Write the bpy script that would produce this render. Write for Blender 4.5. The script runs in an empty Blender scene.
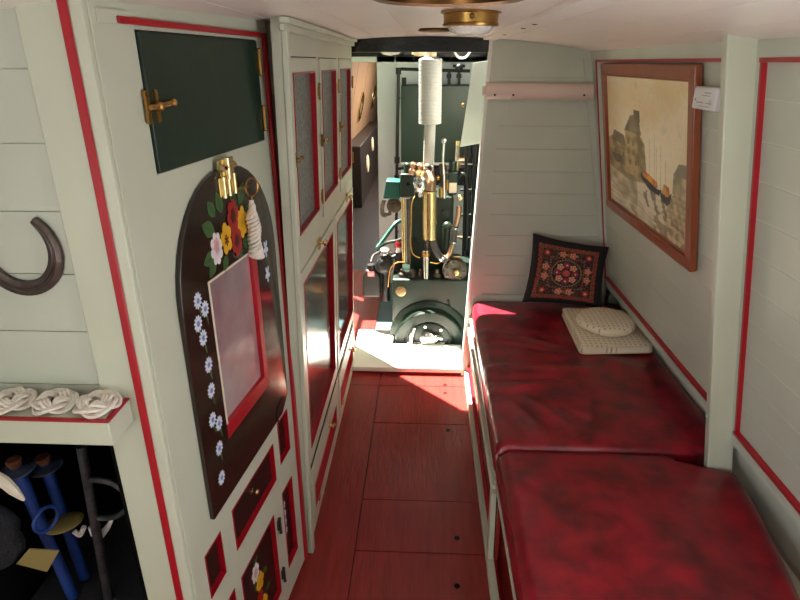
import bpy, bmesh, math, random
from mathutils import Vector, Matrix, noise
random.seed(7)
sc = bpy.context.scene
COL = sc.collection
PI = math.pi
R = math.radians
V = Vector

# ------------------------------------------------------------------ camera
FPX = 580.0
PITCH = math.atan2(238.0, FPX)
YAW = math.atan2(27.0, math.hypot(FPX, 238.0))
CAMPOS = V((0, 0, 1.70))
cam_data = bpy.data.cameras.new('camera')
cam = bpy.data.objects.new('camera', cam_data)
COL.objects.link(cam)
cam.location = CAMPOS
cam.rotation_euler = (PI / 2 - PITCH, 0, YAW)
cam_data.sensor_width = 36.0
cam_data.lens = 36.0 * FPX / 800.0
cam_data.clip_start = 0.02
sc.camera = cam
_RM = Matrix.Rotation(YAW, 3, 'Z')
_fw = _RM @ V((0, math.cos(PITCH), -math.sin(PITCH)))
_rt = _RM @ V((1, 0, 0))
_up = _rt.cross(_fw)


def at(px, py, Y):
    """survey helper: the point at depth Y (metres along the boat) sighted at a photo pixel"""
    r = _fw * FPX + _rt * (px - 400) - _up * (py - 300)
    return CAMPOS + r * (Y / r.y)


# ------------------------------------------------------------------ materials
def lin(c):
    return tuple(((v / 255) / 12.92 if v / 255 <= 0.04045 else ((v / 255 + 0.055) / 1.055) ** 2.4) for v in c)


def mat(name, rgb, rough=0.5, metal=0.0, var=0.0, vscale=6.0, bump=0.0, bscale=60.0, stretch=(1, 1, 1), rgb2=None,
        coat=0.0, trans=0.0, spec=0.5, alpha=1.0, sheen=0.0, detail=4.0):
    m = bpy.data.materials.new(name)
    m.use_nodes = True
    nt = m.node_tree
    b = nt.nodes['Principled BSDF']
    c = lin(rgb)
    b.inputs['Base Color'].default_value = (*c, 1)
    b.inputs['Roughness'].default_value = rough
    b.inputs['Metallic'].default_value = metal
    b.inputs['Coat Weight'].default_value = coat
    b.inputs['Coat Roughness'].default_value = 0.1
    b.inputs['Transmission Weight'].default_value = trans
    b.inputs['Specular IOR Level'].default_value = spec
    b.inputs['Alpha'].default_value = alpha
    b.inputs['Sheen Weight'].default_value = sheen
    tc = nt.nodes.new('ShaderNodeTexCoord')
    mp = nt.nodes.new('ShaderNodeMapping')
    mp.inputs['Scale'].default_value = stretch
    nt.links.new(tc.outputs['Object'], mp.inputs['Vector'])
    if var > 0 or rgb2:
        n = nt.nodes.new('ShaderNodeTexNoise')
        n.inputs['Scale'].default_value = vscale
        n.inputs['Detail'].default_value = detail
        nt.links.new(mp.outputs['Vector'], n.inputs['Vector'])
        r = nt.nodes.new('ShaderNodeValToRGB')
        c2 = lin(rgb2) if rgb2 else tuple(max(0, v * (1 - var)) for v in c)
        c1 = c if rgb2 else tuple(min(1, v * (1 + var * 0.5)) for v in c)
        r.color_ramp.elements[0].position = 0.32
        r.color_ramp.elements[1].position = 0.66
        r.color_ramp.elements[0].color = (*c2, 1)
        r.color_ramp.elements[1].color = (*c1, 1)
        nt.links.new(n.outputs['Fac'], r.inputs['Fac'])
        nt.links.new(r.outputs['Color'], b.inputs['Base Color'])
    if bump > 0:
        n2 = nt.nodes.new('ShaderNodeTexNoise')
        n2.inputs['Scale'].default_value = bscale
        n2.inputs['Detail'].default_value = 3
        nt.links.new(mp.outputs['Vector'], n2.inputs['Vector'])
        bp = nt.nodes.new('ShaderNodeBump')
        bp.inputs['Strength'].default_value = bump
        bp.inputs['Distance'].default_value = 0.01
        nt.links.new(n2.outputs['Fac'], bp.inputs['Height'])
        nt.links.new(bp.outputs['Normal'], b.inputs['Normal'])
    return m


def mat_vcol(name, rough=0.6, bump=0.0, bscale=200, sheen=0.0):
    m = mat(name, (200, 200, 200), rough, bump=bump, bscale=bscale, sheen=sheen)
    nt = m.node_tree
    a = nt.nodes.new('ShaderNodeVertexColor')
    a.layer_name = 'pigment'
    nt.links.new(a.outputs['Color'], nt.nodes['Principled BSDF'].inputs['Base Color'])
    return m


def mat_emit(name, rgb, s):
    m = mat(name, rgb, 0.4)
    b = m.node_tree.nodes['Principled BSDF']
    b.inputs['Emission Color'].default_value = (*lin(rgb), 1)
    b.inputs['Emission Strength'].default_value = s
    return m


M = dict(
    wall=mat('sage cream paint', (198, 203, 190), 0.42, var=0.06, vscale=3, bump=0.05, bscale=25),
    cabinet=mat('pale sage gloss paint', (200, 203, 184), 0.36, var=0.05, vscale=4, bump=0.05, bscale=30),
    ceiling=mat('warm white ceiling paint', (240, 230, 222), 0.30, var=0.05, vscale=3, bump=0.04, bscale=20),
    red=mat('red gloss paint', (170, 14, 32), 0.3, var=0.1, vscale=9),
    floor=mat('red floor paint', (142, 44, 40), 0.24, var=0.16, vscale=7, bump=0.16, bscale=16, stretch=(6, 0.7, 1)),
    seam=mat('dark board seam', (40, 12, 12), 0.8),
    black=mat('plain black', (12, 12, 13), 0.9, var=0.2, spec=0.1),  # flat black, also laid on as discs and strips for holes and gaps
    blackgloss=mat('black gloss', (14, 15, 16), 0.45),
    darkgreen=mat('bottle green paint', (20, 46, 35), 0.34, var=0.12, vscale=9, bump=0.04),
    beam=mat('dark green beam gloss', (9, 16, 15), 0.14, var=0.2, vscale=14, bump=0.08, bscale=40),
    arch=mat('dark brown table lacquer', (44, 30, 24), 0.14, var=0.15, vscale=5, bump=0.03, bscale=14, coat=0.3),
    panel=mat('dark painted panel', (34, 25, 22), 0.34, var=0.15),
    mirror=mat('mirror with painted reflection', (236, 218, 218), 0.09, metal=0.5, bump=0.06, bscale=7, rgb2=(196, 158, 164), vscale=6, coat=0.5),  # pale pink tones painted in for the bright reflection in the glass
    brass=mat('polished brass', (224, 200, 146), 0.24, metal=1.0, var=0.12, vscale=20),
    oldbrass=mat('aged brass', (178, 138, 78), 0.32, metal=1.0, var=0.25, vscale=20),
    bronze=mat('dark bronze', (104, 72, 42), 0.35, metal=1.0, var=0.2),
    copper=mat('copper pipe', (176, 140, 114), 0.32, metal=1.0, var=0.2, vscale=15),
    steel=mat('bright steel', (200, 200, 198), 0.2, metal=1.0, var=0.2, vscale=20),
    grime=mat('oily grey metal', (92, 84, 76), 0.5, metal=0.6, var=0.4, vscale=25, bump=0.2),
    iron=mat('brown forged iron', (88, 76, 72), 0.34, metal=0.65, var=0.3, vscale=30, bump=0.2, bscale=60),
    pinsteel=mat('worn black steel', (70, 71, 76), 0.45, metal=0.5, var=0.6, vscale=40, bump=0.2),
    rope=mat('white cotton rope', (234, 226, 214), 0.85, var=0.10, vscale=60, bump=0.25, bscale=320),
    lag=mat('white lagging tape', (168, 168, 164), 0.75, var=0.05, bump=0.2, bscale=90),
    leather=None, green_engine=mat('engine green paint', (24, 41, 33), 0.34, var=0.25, vscale=10, bump=0.08, bscale=30),
    teal=mat('teal green paint', (26, 84, 74), 0.4, var=0.15),
    tankgreen=mat('tank green paint', (50, 70, 58), 0.35, var=0.12, vscale=5),
    paleblue=mat('pale blue green paint', (208, 217, 219), 0.4, var=0.05),
    bluefloor=mat('blue grey floor paint', (84, 116, 124), 0.45, var=0.15),
    white=mat('white gloss paint', (236, 236, 230), 0.35, var=0.03),
    plastic=mat('pale pink white plastic', (226, 206, 196), 0.35),
    whiteplastic=mat('white plastic', (228, 226, 228), 0.35),
    grey=mat('grey print', (130, 130, 138), 0.5),
    collarblue=mat('worn grey blue steel', (74, 84, 110), 0.4, metal=0.4, var=0.4, vscale=40),
    bluepin=mat('blue paint', (26, 60, 136), 0.42, var=0.3, vscale=25, bump=0.1),
    rust=mat('rusty brown', (110, 62, 40), 0.7, var=0.4, vscale=40, bump=0.3),
    wood=mat('varnished mahogany', (150, 78, 44), 0.28, rgb2=(140, 69, 38), vscale=5, stretch=(5, 5, 5), coat=0.3),
    brownwood=mat('varnished panel wood', (168, 132, 98), 0.35, rgb2=(148, 112, 80), vscale=8, stretch=(8, 8, 1)),
    darkwood=mat('dark brown wood', (40, 28, 21), 0.5, var=0.2),
    rubber=mat('grey rubber hose', (66, 64, 64), 0.6, var=0.2),
    cream=mat('cream paint', (226, 210, 170), 0.4),
    pad=None,
    pink=mat('pink label', (226, 120, 130), 0.5),
    glassdark=mat('patterned cupboard glass', (134, 148, 144), 0.28, rgb2=(84, 100, 98), vscale=70, bump=0.5, bscale=130),
    glasssmooth=mat('reeded cupboard glass', (46, 62, 58), 0.07, rgb2=(36, 50, 46), vscale=30, bump=0.16, bscale=70, stretch=(1, 3, .5), coat=0.5),
    crystal=mat('cut glass lens', (232, 226, 220), 0.15, bump=0.6, bscale=120, coat=0.5),
    clear=mat('smoky clear glass', (200, 190, 170), 0.06, trans=0.6, metal=0.0, coat=0.5),
    petal_white=mat('white petal paint', (236, 226, 226), 0.4), petal_pink=mat('pink petal paint', (222, 176, 180), 0.4),
    petal_yellow=mat('yellow petal paint', (232, 176, 40), 0.4), petal_red=mat('red petal paint', (170, 34, 30), 0.4),
    petal_dark=mat('dark red petal paint', (92, 16, 18), 0.4),
    leaf=mat('green leaf paint', (58, 96, 46), 0.4), leaf2=mat('dark leaf paint', (36, 74, 40), 0.4),
    daisy=mat('daisy white blue paint', (214, 222, 240), 0.4), daisyc=mat('daisy centre paint', (120, 130, 190), 0.4),
    strap=mat('yellow tag', (150, 132, 78), 0.5), ivory=mat('ivory', (228, 216, 196), 0.4),
    bag=mat('dark fabric', (26, 27, 34), 0.9, var=0.3, bump=0.4, bscale=120),
    groove_lit=mat('painted lit groove', (222, 226, 208), 0.4), groove_lo=mat('grooved paint shade', (168, 174, 156), 0.5),  # the pale groove tone paints in sunlit board edges
    water=mat('canal bank', (92, 104, 70), 0.8, var=0.3),
)


def make_leather():
    m = mat('oxblood leather', (156, 18, 39), 0.33, rgb2=(92, 10, 25), vscale=11, bump=0.12, bscale=160, detail=6)
    nt = m.node_tree
    b = nt.nodes['Principled BSDF']
    b.inputs['Coat Weight'].default_value = 0.15
    return m


M['leather'] = make_leather()


def make_pad():
    m = mat('cream fabric with small sprigs', (238, 224, 200), 0.85, bump=0.2, bscale=260)
    nt = m.node_tree
    b = nt.nodes['Principled BSDF']
    tc = nt.nodes.new('ShaderNodeTexCoord')
    vor = nt.nodes.new('ShaderNodeTexVoronoi')
    vor.voronoi_dimensions = '2D'
    vor.inputs['Scale'].default_value = 46
    vor.inputs['Randomness'].default_value = 0.12
    nt.links.new(tc.outputs['Object'], vor.inputs['Vector'])
    r = nt.nodes.new('ShaderNodeValToRGB')
    r.color_ramp.interpolation = 'LINEAR'
    r.color_ramp.elements[0].position = 0.13
    r.color_ramp.elements[0].color = (*lin((182, 156, 138)), 1)
    r.color_ramp.elements[1].position = 0.24
    r.color_ramp.elements[1].color = (*lin((238, 224, 200)), 1)
    nt.links.new(vor.outputs['Distance'], r.inputs['Fac'])
    nt.links.new(r.outputs['Color'], b.inputs['Base Color'])
    return m


M['pad'] = make_pad()


# ------------------------------------------------------------------ mesh building
class Fr:
    """a local drafting frame: a along u, b along v, c along n"""
    def __init__(s, o, u, v, n):
        s.o, s.u, s.v, s.n = V(o), V(u), V(v), V(n)

    def p(s, a, b, c=0.0):
        return s.o + s.u * a + s.v * b + s.n * c


XYZ = Fr((0, 0, 0), (1, 0, 0), (0, 1, 0), (0, 0, 1))
ANG = R(7.2)
F1 = Fr((-0.497, 0.922, 0), (math.sin(ANG), math.cos(ANG), 0), (0, 0, 1), (math.cos(ANG), -math.sin(ANG), 0))
F2 = Fr((-0.41, 0.04, 0), (0, 1, 0), (0.033, -0.065, 1), (1, 0, -0.033))
FR = Fr((1.11, 0.078, 0), (0, 1, 0), (-0.19, -0.065, 1), (-0.982, 0, -0.187))
FB = Fr((0, 3.0, 0), (1, 0, 0), (0, 0, 1), (0, -1, 0))
FT = Fr((0, 0.922, 0), (1, 0, 0), (0, 0, 1), (0, -1, 0))


class MB:
    def __init__(s):
        s.bm = bmesh.new()
        s.mats = []
        s.mi = 0

    def m(s, mt):
        mt = M[mt] if isinstance(mt, str) else mt
        if mt not in s.mats:
            s.mats.append(mt)
        s.mi = s.mats.index(mt)
        return s

    def face(s, vs):
        try:
            f = s.bm.faces.new(vs)
            f.material_index = s.mi
            return f
        except ValueError:
            return None

    def box(s, a0, a1, b0, b1, c0, c1, fr=XYZ):
        v = [s.bm.verts.new(fr.p(a, b, c)) for c in (c0, c1) for b in (b0, b1) for a in (a0, a1)]
        for q in ((0, 1, 3, 2), (4, 5, 7, 6), (0, 1, 5, 4), (2, 3, 7, 6), (0, 2, 6, 4), (1, 3, 7, 5)):
            s.face([v[i] for i in q])
        return s

    def prism(s, outer, c0, c1, fr=XYZ, holes=()):
        """polygon (a,b) with holes, from c0 to c1"""
        if not holes:
            lo = [s.bm.verts.new(fr.p(a, b, c0)) for a, b in outer]
            hi = [s.bm.verts.new(fr.p(a, b, c1)) for a, b in outer]
            s.face(lo)
            s.face(hi)
            n = len(lo)
            for i in range(n):
                s.face([lo[i], lo[(i + 1) % n], hi[(i + 1) % n], hi[i]])
            return s
        loops = [outer] + list(holes)
        lay = []
        for c in (c0, c1):
            edges = []
            rows = []
            for lp in loops:
                vs = [s.bm.verts.new(fr.p(a, b, c)) for a, b in lp]
                rows.append(vs)
                for i in range(len(vs)):
                    edges.append(s.bm.edges.new((vs[i], vs[(i + 1) % len(vs)])))
            r = bmesh.ops.triangle_fill(s.bm, use_beauty=True, use_dissolve=False, edges=edges, normal=fr.n)
            for g in r['geom']:
                if isinstance(g, bmesh.types.BMFace):
                    g.material_index = s.mi
            lay.append(rows)
        for lo, hi in zip(*lay):
            n = len(lo)
            for i in range(n):
                s.face([lo[i], lo[(i + 1) % n], hi[(i + 1) % n], hi[i]])
        return s

    def cyl(s, p0, p1, r0, r1=None, n=20, caps=True):
        r1 = r0 if r1 is None else r1
        p0, p1 = V(p0), V(p1)
        d = (p1 - p0).normalized()
        x = d.orthogonal().normalized()
        y = d.cross(x)
        A, B = [], []
        for i in range(n):
            t = 2 * PI * i / n
            w = x * math.cos(t) + y * math.sin(t)
            A.append(s.bm.verts.new(p0 + w * r0))
            B.append(s.bm.verts.new(p1 + w * r1))
        for i in range(n):
            s.face([A[i], A[(i + 1) % n], B[(i + 1) % n], B[i]])
        if caps:
            s.face(A)
            s.face(B)
        return s

    def lathe(s, o, axis, prof, n=28):
        """prof: list of (r, h) along axis from o"""
        o = V(o)
        d = V(axis).normalized()
        x = d.orthogonal().normalized()
        y = d.cross(x)
        rings = []
        for r, h in prof:
            if r < 1e-5:
                rings.append([s.bm.verts.new(o + d * h)])
            else:
                rings.append([s.bm.verts.new(o + d * h + (x * math.cos(2 * PI * i / n) + y * math.sin(2 * PI * i / n)) * r) for i in range(n)])
        for a, b in zip(rings, rings[1:]):
            for i in range(n):
                j = (i + 1) % n
                if len(a) == 1 and len(b) == 1:
                    continue
                if len(a) == 1:
                    s.face([a[0], b[i], b[j]])
                elif len(b) == 1:
                    s.face([a[i], a[j], b[0]])
                else:
                    s.face([a[i], a[j], b[j], b[i]])
        return s

    def tube(s, pts, r, n=10, closed=False, smooth=0):
        P = [V(p) for p in pts]
        if smooth:
            Q = []
            k = len(P)
            for i in range(k if closed else k - 1):
                p0 = P[i - 1] if (closed or i > 0) else P[i]
                p1, p2 = P[i], P[(i + 1) % k]
                p3 = P[(i + 2) % k] if (closed or i + 2 < k) else P[(i + 1) % k]
                for j in range(smooth):
                    t = j / smooth
                    Q.append(0.5 * ((2 * p1) + (p2 - p0) * t + (2 * p0 - 5 * p1 + 4 * p2 - p3) * t * t + (3 * p1 - p0 - 3 * p2 + p3) * t ** 3))
            if not closed:
                Q.append(P[-1])
            P = Q
        k = len(P)
        rad = r if isinstance(r, (list, tuple)) else None
        rings = []
        prev = None
        for i in range(k):
            a = P[i - 1] if (closed or i > 0) else P[i]
            b = P[(i + 1) % k] if (closed or i + 1 < k) else P[i]
            d = (b - a)
            d = d.normalized() if d.length > 1e-9 else V((0, 0, 1))
            if prev is None:
                x = d.orthogonal().normalized()
            else:
                x = prev - d * prev.dot(d)
                x = x.normalized() if x.length > 1e-6 else d.orthogonal().normalized()
            prev = x
            y = d.cross(x)
            if rad:
                t = i / max(1, k - 1) * (len(rad) - 1)
                j = min(int(t), len(rad) - 2)
                rr = rad[j] + (rad[j + 1] - rad[j]) * (t - j)
            else:
                rr = r
            rings.append([s.bm.verts.new(P[i] + (x * math.cos(2 * PI * q / n) + y * math.sin(2 * PI * q / n)) * rr) for q in range(n)])
        for i in range(k if closed else k - 1):
            a, b = rings[i], rings[(i + 1) % k]
            off = 0
            if closed and i == k - 1:      # best match so the seam does not twist
                off = min(range(n), key=lambda o: (a[0].co - b[o].co).length)
            for q in range(n):
                s.face([a[q], a[(q + 1) % n], b[(q + 1 + off) % n], b[(q + off) % n]])
        if not closed:
            s.face(rings[0])
            s.face(rings[-1])
        return s

    def torus(s, o, axis, R0, r, n=32, k=10):
        d = V(axis).normalized()
        x = d.orthogonal().normalized()
        y = d.cross(x)
        return s.tube([V(o) + (x * math.cos(2 * PI * i / n) + y * math.sin(2 * PI * i / n)) * R0 for i in range(n)], r, k, closed=True)

    def ball(s, o, r, sx=1, sy=1, sz=1, n=20, k=12):
        o = V(o)
        rings = []
        for j in range(k + 1):
            t = PI * j / k
            if j in (0, k):
                rings.append([s.bm.verts.new(o + V((0, 0, r * sz * math.cos(t))))])
            else:
                rings.append([s.bm.verts.new(o + V((r * sx * math.sin(t) * math.cos(2 * PI * i / n), r * sy * math.sin(t) * math.sin(2 * PI * i / n), r * sz * math.cos(t)))) for i in range(n)])
        for a, b in zip(rings, rings[1:]):
            for i in range(n):
                j = (i + 1) % n
                if len(a) == 1:
                    s.face([a[0], b[i], b[j]])
                elif len(b) == 1:
                    s.face([a[i], a[j], b[0]])
                else:
                    s.face([a[i], a[j], b[j], b[i]])
        return s

    def build(s, name, parent=None, bevel=0.0, segs=2, recalc=True, sharp=0.6, **props):
        bm = s.bm
        if recalc:
            bmesh.ops.recalc_face_normals(bm, faces=bm.faces)
        for f in bm.faces:
            f.smooth = True
        for e in bm.edges:
            if len(e.link_faces) == 2 and e.calc_face_angle(0) > sharp:
                e.smooth = False
        me = bpy.data.meshes.new(name)
        org = V((0, 0, 0))
        if parent is None and len(bm.verts):       # origin at the base of the thing
            xs = [v.co for v in bm.verts]
            org = V(((min(v.x for v in xs) + max(v.x for v in xs)) / 2, (min(v.y for v in xs) + max(v.y for v in xs)) / 2, min(v.z for v in xs)))
        else:
            p = parent
            while p is not None:
                org = org + V(p.location)
                p = p.parent
        bmesh.ops.translate(bm, verts=bm.verts, vec=-org)
        bm.to_mesh(me)
        bm.free()
        for mt in s.mats:
            me.materials.append(mt)
        o = bpy.data.objects.new(name, me)
        COL.objects.link(o)
        if parent is None:
            o.location = org
        else:
            o.parent = parent
        if bevel > 0:
            b = o.modifiers.new('bevel', 'BEVEL')
            b.width = bevel
            b.segments = segs
            b.limit_method = 'ANGLE'
            b.angle_limit = 0.7
        for k, v in props.items():
            o[k] = v
        return o


def thing(name, loc, label, category, group=None):
    o = bpy.data.objects.new(name, None)
    COL.objects.link(o)
    o.location = V(loc)
    o.empty_display_size = 0.05
    o['label'] = label
    o['category'] = category
    if group:
        o['group'] = group
    return o


def mb(mt):
    return MB().m(mt)


ST = dict(kind='structure')
rect = lambda a0, a1, b0, b1: [(a0, b0), (a1, b0), (a1, b1), (a0, b1)]


def strips(b, fr, a0, a1, b0, b1, depth, w=0.004, lip=0.002):
    """red painted lining of a rectangular recess: four strips round the reveal"""
    b.box(a0 - w, a0, b0 - w, b1 + w, -depth, lip, fr)
    b.box(a1, a1 + w, b0 - w, b1 + w, -depth, lip, fr)
    b.box(a0, a1, b0 - w, b0, -depth, lip, fr)
    b.box(a0, a1, b1, b1 + w, -depth, lip, fr)
    return b


# ================================================================== THE SETTING
# floor: long board by the cabinets, short lifting boards beside it
b = mb('seam').box(-1.0, 1.12, -1.6, 3.0, -0.06, -0.022)
b.m('floor')
b.box(-1.0, -0.2425, -1.6, 1.2, -0.02, 0.0).box(-1.0, -0.2425, 1.203, 2.858, -0.02, 0.0)
ys = [-1.6, 0.4, 1.0, 1.652, 1.93, 2.49, 2.86, 3.0]
for y0, y1 in zip(ys, ys[1:]):
    b.box(-0.2385, 1.12, y0 + 0.002, y1 - 0.002, -0.02, 0.0)
b.box(-1.0, -0.2425, 2.861, 3.0, -0.02, 0.0)
b.m('black')
for px, py in ((445, 385), (445, 393), (448, 430), (457, 538), (457, 586)):
    r = _fw * FPX + _rt * (px - 400) - _up * (py - 300)
    q = CAMPOS + r * (-1.70 / r.z)
    b.cyl((q.x, q.y, -0.01), (q.x, q.y, 0.0008), 0.011, n=18)
b.build('floor', None, **ST)


def camber(x):
    return 1.742 + 0.072 * (1 - (x / 0.80) ** 2)


def ceiling_strip(b, x0, x1, y0, y1, dz=0.0, th=0.03, n=4):
    for i in range(n):
        xa, xb = x0 + (x1 - x0) * i / n, x0 + (x1 - x0) * (i + 1) / n
        v = [b.bm.verts.new((x, y, camber(x) + dz + h)) for h in (0, th) for y in (y0, y1) for x in (xa, xb)]
        for q in ((0, 1, 3, 2), (4, 5, 7, 6), (0, 1, 5, 4), (2, 3, 7, 6), (0, 2, 6, 4), (1, 3, 7, 5)):
            b.face([v[i] for i in q])


b = mb('ceiling')
w = 0.148
x = -0.98
while x < 0.98:
    ceiling_strip(b, x + 0.0015, x + w - 0.0015, -1.6, 3.03)
    x += w
b.m('white')
ceiling_strip(b, -0.98, 0.98, -1.6, 3.03, dz=0.0012, th=0.05, n=16)
b.m('ceiling')
ceiling_strip(b, 0.262, 0.315, -1.6, 2.99, dz=-0.010, th=0.02)
b.m('black')
for yy in (1.75, 1.95, 2.4):
    b.cyl((0.29, yy, camber(.29) - 0.0112), (0.29, yy, camber(.29) - 0.005), 0.007, n=12)
b.build('ceiling', None, **ST)


# right wall: leaning boards, red lining, recessed lower panel below
def boards(b, fr, a0, a1, b0, b1, pitch, start, depth=0.012, gap=0.003):
    z = start
    while z < b1:
        lo, hi = max(z + gap / 2, b0), min(z + pitch - gap / 2, b1)
        if hi > lo:
            b.box(a0, a1, lo, hi, -depth, 0, fr)
        z += pitch


b = mb('groove_lit').box(1.02, 3.04, 0.585, 1.80, -0.06, -0.0012, FR)
b.m('wall')
boards(b, FR, 1.02, 3.04, 0.585, 1.79, 0.098, 0.54)
b.box(-1.6, 1.02, 0.585, 0.90, -0.06, 0, FR).box(-1.6, 1.02, 1.50, 1.79, -0.06, 0, FR).box(-1.6, 0.12, 0.90, 1.50, -0.06, 0, FR)  # gap left as an invented window for the right fill lamp
# flat framing boards round the two bays
Z0, Z1 = 0.585, 0.628
b.box(1.60, 3.04, Z0, Z1, 0, 0.012, FR)
b.box(-1.6, 1.60, Z0, Z1, 0, 0.012, FR)
b.box(-1.6, 3.04, 1.712, 1.79, 0, 0.012, FR)
b.box(2.935, 3.04, Z1, 1.712, 0, 0.010, FR)
b.box(1.527, 1.60, Z1, 1.712, 0, 0.012, FR)
b.m('wall').box(1.10, 1.12, -1.6, 3.0, 0.0, 0.60)
b.box(0.985, 1.12, -1.6, 3.0, 0.582, 0.60)
b.build('wall_right', None, **ST)
b = mb('red')
b.box(1.60, 2.947, Z1, Z1 + 0.009, 0, 0.017, FR).box(1.60, 2.947, 1.703, 1.712, 0, 0.015, FR).box(2.937, 2.947, Z1, 1.712, 0, 0.015, FR)
b.build('trim_1', None, **ST)
b = mb('red')
b.box(1.02, 1.526, Z1, Z1 + 0.010, 0, 0.017, FR).box(1.02, 1.526, 1.702, 1.712, 0, 0.015, FR).box(1.517, 1.526, Z1, 1.712, 0, 0.013, FR)
b.build('trim_2', None, **ST)
b = mb('cabinet').box(1.544, 1.574, 0.40, 1.79, 0.0, 0.080, FR)
b.build('trim_3', None, bevel=0.004, **ST)
# lower moulding against the recessed panel
b = mb('wall').box(1.075, 1.10, -1.6, 3.0, 0.36, 0.52)
b.build('trim_4', None, bevel=0.004, **ST)

# bulkhead at the engine room, right of the doorway
lx = lambda z: 0.241 + (z - 0.29) * 0.036
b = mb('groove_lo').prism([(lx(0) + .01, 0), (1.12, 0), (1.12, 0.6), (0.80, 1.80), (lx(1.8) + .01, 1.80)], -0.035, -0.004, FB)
b.m('wall')
z = 0.40
while z < 1.80:
    z2 = min(z + 0.112, 1.80)
    xr = lambda zz: 1.11 - 0.19 * zz + 0.01 if zz > .6 else 1.12
    b.prism([(lx(z) + .03, z + .001), (xr(z), z + .001), (xr(z2), z2 - .001), (lx(z2) + .03, z2 - .001)], -0.014, 0, FB)
    z = z2
b.prism([(lx(0) + .012, 0.0), (lx(0) + 0.075, 0.0), (lx(1.8) + 0.075, 1.8), (lx(1.8) + .012, 1.8)], 0.0, 0.006, FB)
b.prism([(0.945 + .03, 0.6), (1.0, 0.6), (0.79, 1.72), (0.735, 1.72)], 0.0, 0.0065, FB)
b.prism([(lx(1.74), 1.715), (.80, 1.715), (.80, 1.80), (lx(1.8), 1.80)], 0.0, 0.0075, FB)
b.build('wall_far', None, **ST)
b = mb('white').prism([(lx(0) - .002, 0.0), (lx(0) + 0.012, 0.0), (lx(1.8) + 0.012, 1.8), (lx(1.8) - .002, 1.8)], -0.045, 0.010, FB)
b.build('trim_5', None, **ST)

# left transverse wall over the stove recess
b = mb('groove_lit').box(-1.0, -0.60, 1.07, 1.80, -0.03, -0.004, FT)
b.m('wall')
z = 1.028
while z < 1.80:
    b.box(-1.0, -0.598, max(z + .001, 1.07), min(z + 0.1095, 1.80), -0.012, 0, FT)
    z += 0.1105
b.build('wall_left', None, **ST)
b = mb('cabinet').box(-0.599, -0.497, 0.0, 1.80, -0.03, 0.010, FT)
b.build('trim_6', None, bevel=0.002, **ST)
b = mb('red').box(-0.532, -0.517, 0.0, 1.80, 0.010, 0.015, FT)
b.build('trim_7', None, bevel=0.003, **ST)
# dark stove recess behind
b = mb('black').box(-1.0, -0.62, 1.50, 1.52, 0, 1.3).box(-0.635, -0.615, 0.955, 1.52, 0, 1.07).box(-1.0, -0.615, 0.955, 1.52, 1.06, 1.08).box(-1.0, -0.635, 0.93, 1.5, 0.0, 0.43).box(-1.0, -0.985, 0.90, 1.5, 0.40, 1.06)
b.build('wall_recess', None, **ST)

# rest of the shell behind the camera, with an unseen left window and an open rear doorway
b = mb('wall')
b.prism([(-1.6, 0), (3.27, 0), (3.27, 1.82), (-1.6, 1.82)], -1.02, -1.0, Fr((0, 0, 0), (0, 1, 0), (0, 0, 1), (1, 0, 0)),
        holes=[rect(-1.52, -0.68, 0.85, 1.50)])
b.build('wall_left_side', None, **ST)
b = mb('wall').prism([(-1.12, -0.05), (1.12, -0.05), (1.12, 1.84), (-1.12, 1.84)], -0.03, 0.0, Fr((0, -1.6, 0), (1, 0, 0), (0, 0, 1), (0, 1, 0)),
                     holes=[rect(-0.55, 0.55, 0.5, 1.72)])
b.build('wall_rear', None, **ST)

# deck beam over the doorway
b = mb('beam')
n = 12
pts = [(-0.62 + 1.24 * i / n, camber(-0.62 + 1.24 * i / n) - 0.001) for i in range(n + 1)]
b.prism([(-0.62, 1.744), (0.62, 1.744)] + pts[::-1], -0.075, -0.022, Fr((0, 3.0, 0), (1, 0, 0), (0, 0, 1), (0, -1, 0)))
b.build('trim_8', None, bevel=0.003, **ST)

# engine room shell
b = mb('floor').box(-1.0, -0.335, 3.0, 4.7, -0.08, -0.03).m('darkwood').box(-1.25, 1.1, 4.9, 12, -0.08, -0.03)
b.m('floor').box(-1.25, 1.1, 4.7, 4.9, -0.08, -0.03)
b.build('floor_engine_room', None, **ST)
b = mb('bluefloor').box(-0.335, 1.1, 3.0, 4.7, -0.10, -0.04)
b.build('floor_engine_side', None, **ST)
b = mb('cabinet').box(-1.0, -0.43, 3.03, 3.27, -0.05, 1.80)
b.build('wall_engine_left', None, **ST)
b = mb('paleblue')
for i in range(11):
    x0 = -0.372 + i * 0.138
    b.box(x0 + .0015, x0 + 0.1365, 4.62, 4.66, -0.05, 1.80)
b.box(-1.0, 1.1, 4.62, 4.66, 1.70, 1.85)
b.box(-0.372, 1.1, 4.64, 4.67, -0.05, 1.80)
b.build('wall_engine_back', None, **ST)
b = mb('beam').box(-0.95, 0.95, 4.50, 4.56, 1.735, 1.80)
b.build('trim_9', None, **ST)
b = mb('paleblue').prism([(3.27, -0.05), (4.7, -0.05), (4.7, 1.83), (4.45, 1.83), (4.45, 0.9), (3.32, 0.9), (3.32, 1.83), (3.27, 1.83)], -1.02, -1.0, Fr((0, 0, 0), (0, 1, 0), (0, 0, 1), (1, 0, 0)))
b.build('wall_engine_side', None, **ST)
b = mb('paleblue').box(1.0, 1.02, 3.0, 4.7, -0.05, 1.83)
b.build('wall_engine_right', None, **ST)
# roof with the open hatch, unseen; angled corner shaped to trim the sunlight
b = mb('white').prism([(-1.05, 3.03), (1.05, 3.03), (1.05, 4.9), (-1.05, 4.9)], 1.80, 1.84, XYZ,
                      holes=[[(-0.35, 3.19), (0.42, 3.19), (0.42, 4.40), (-1.02, 4.40), (-1.02, 3.86)]])
b.build('ceiling_engine_room', None, **ST)
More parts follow.
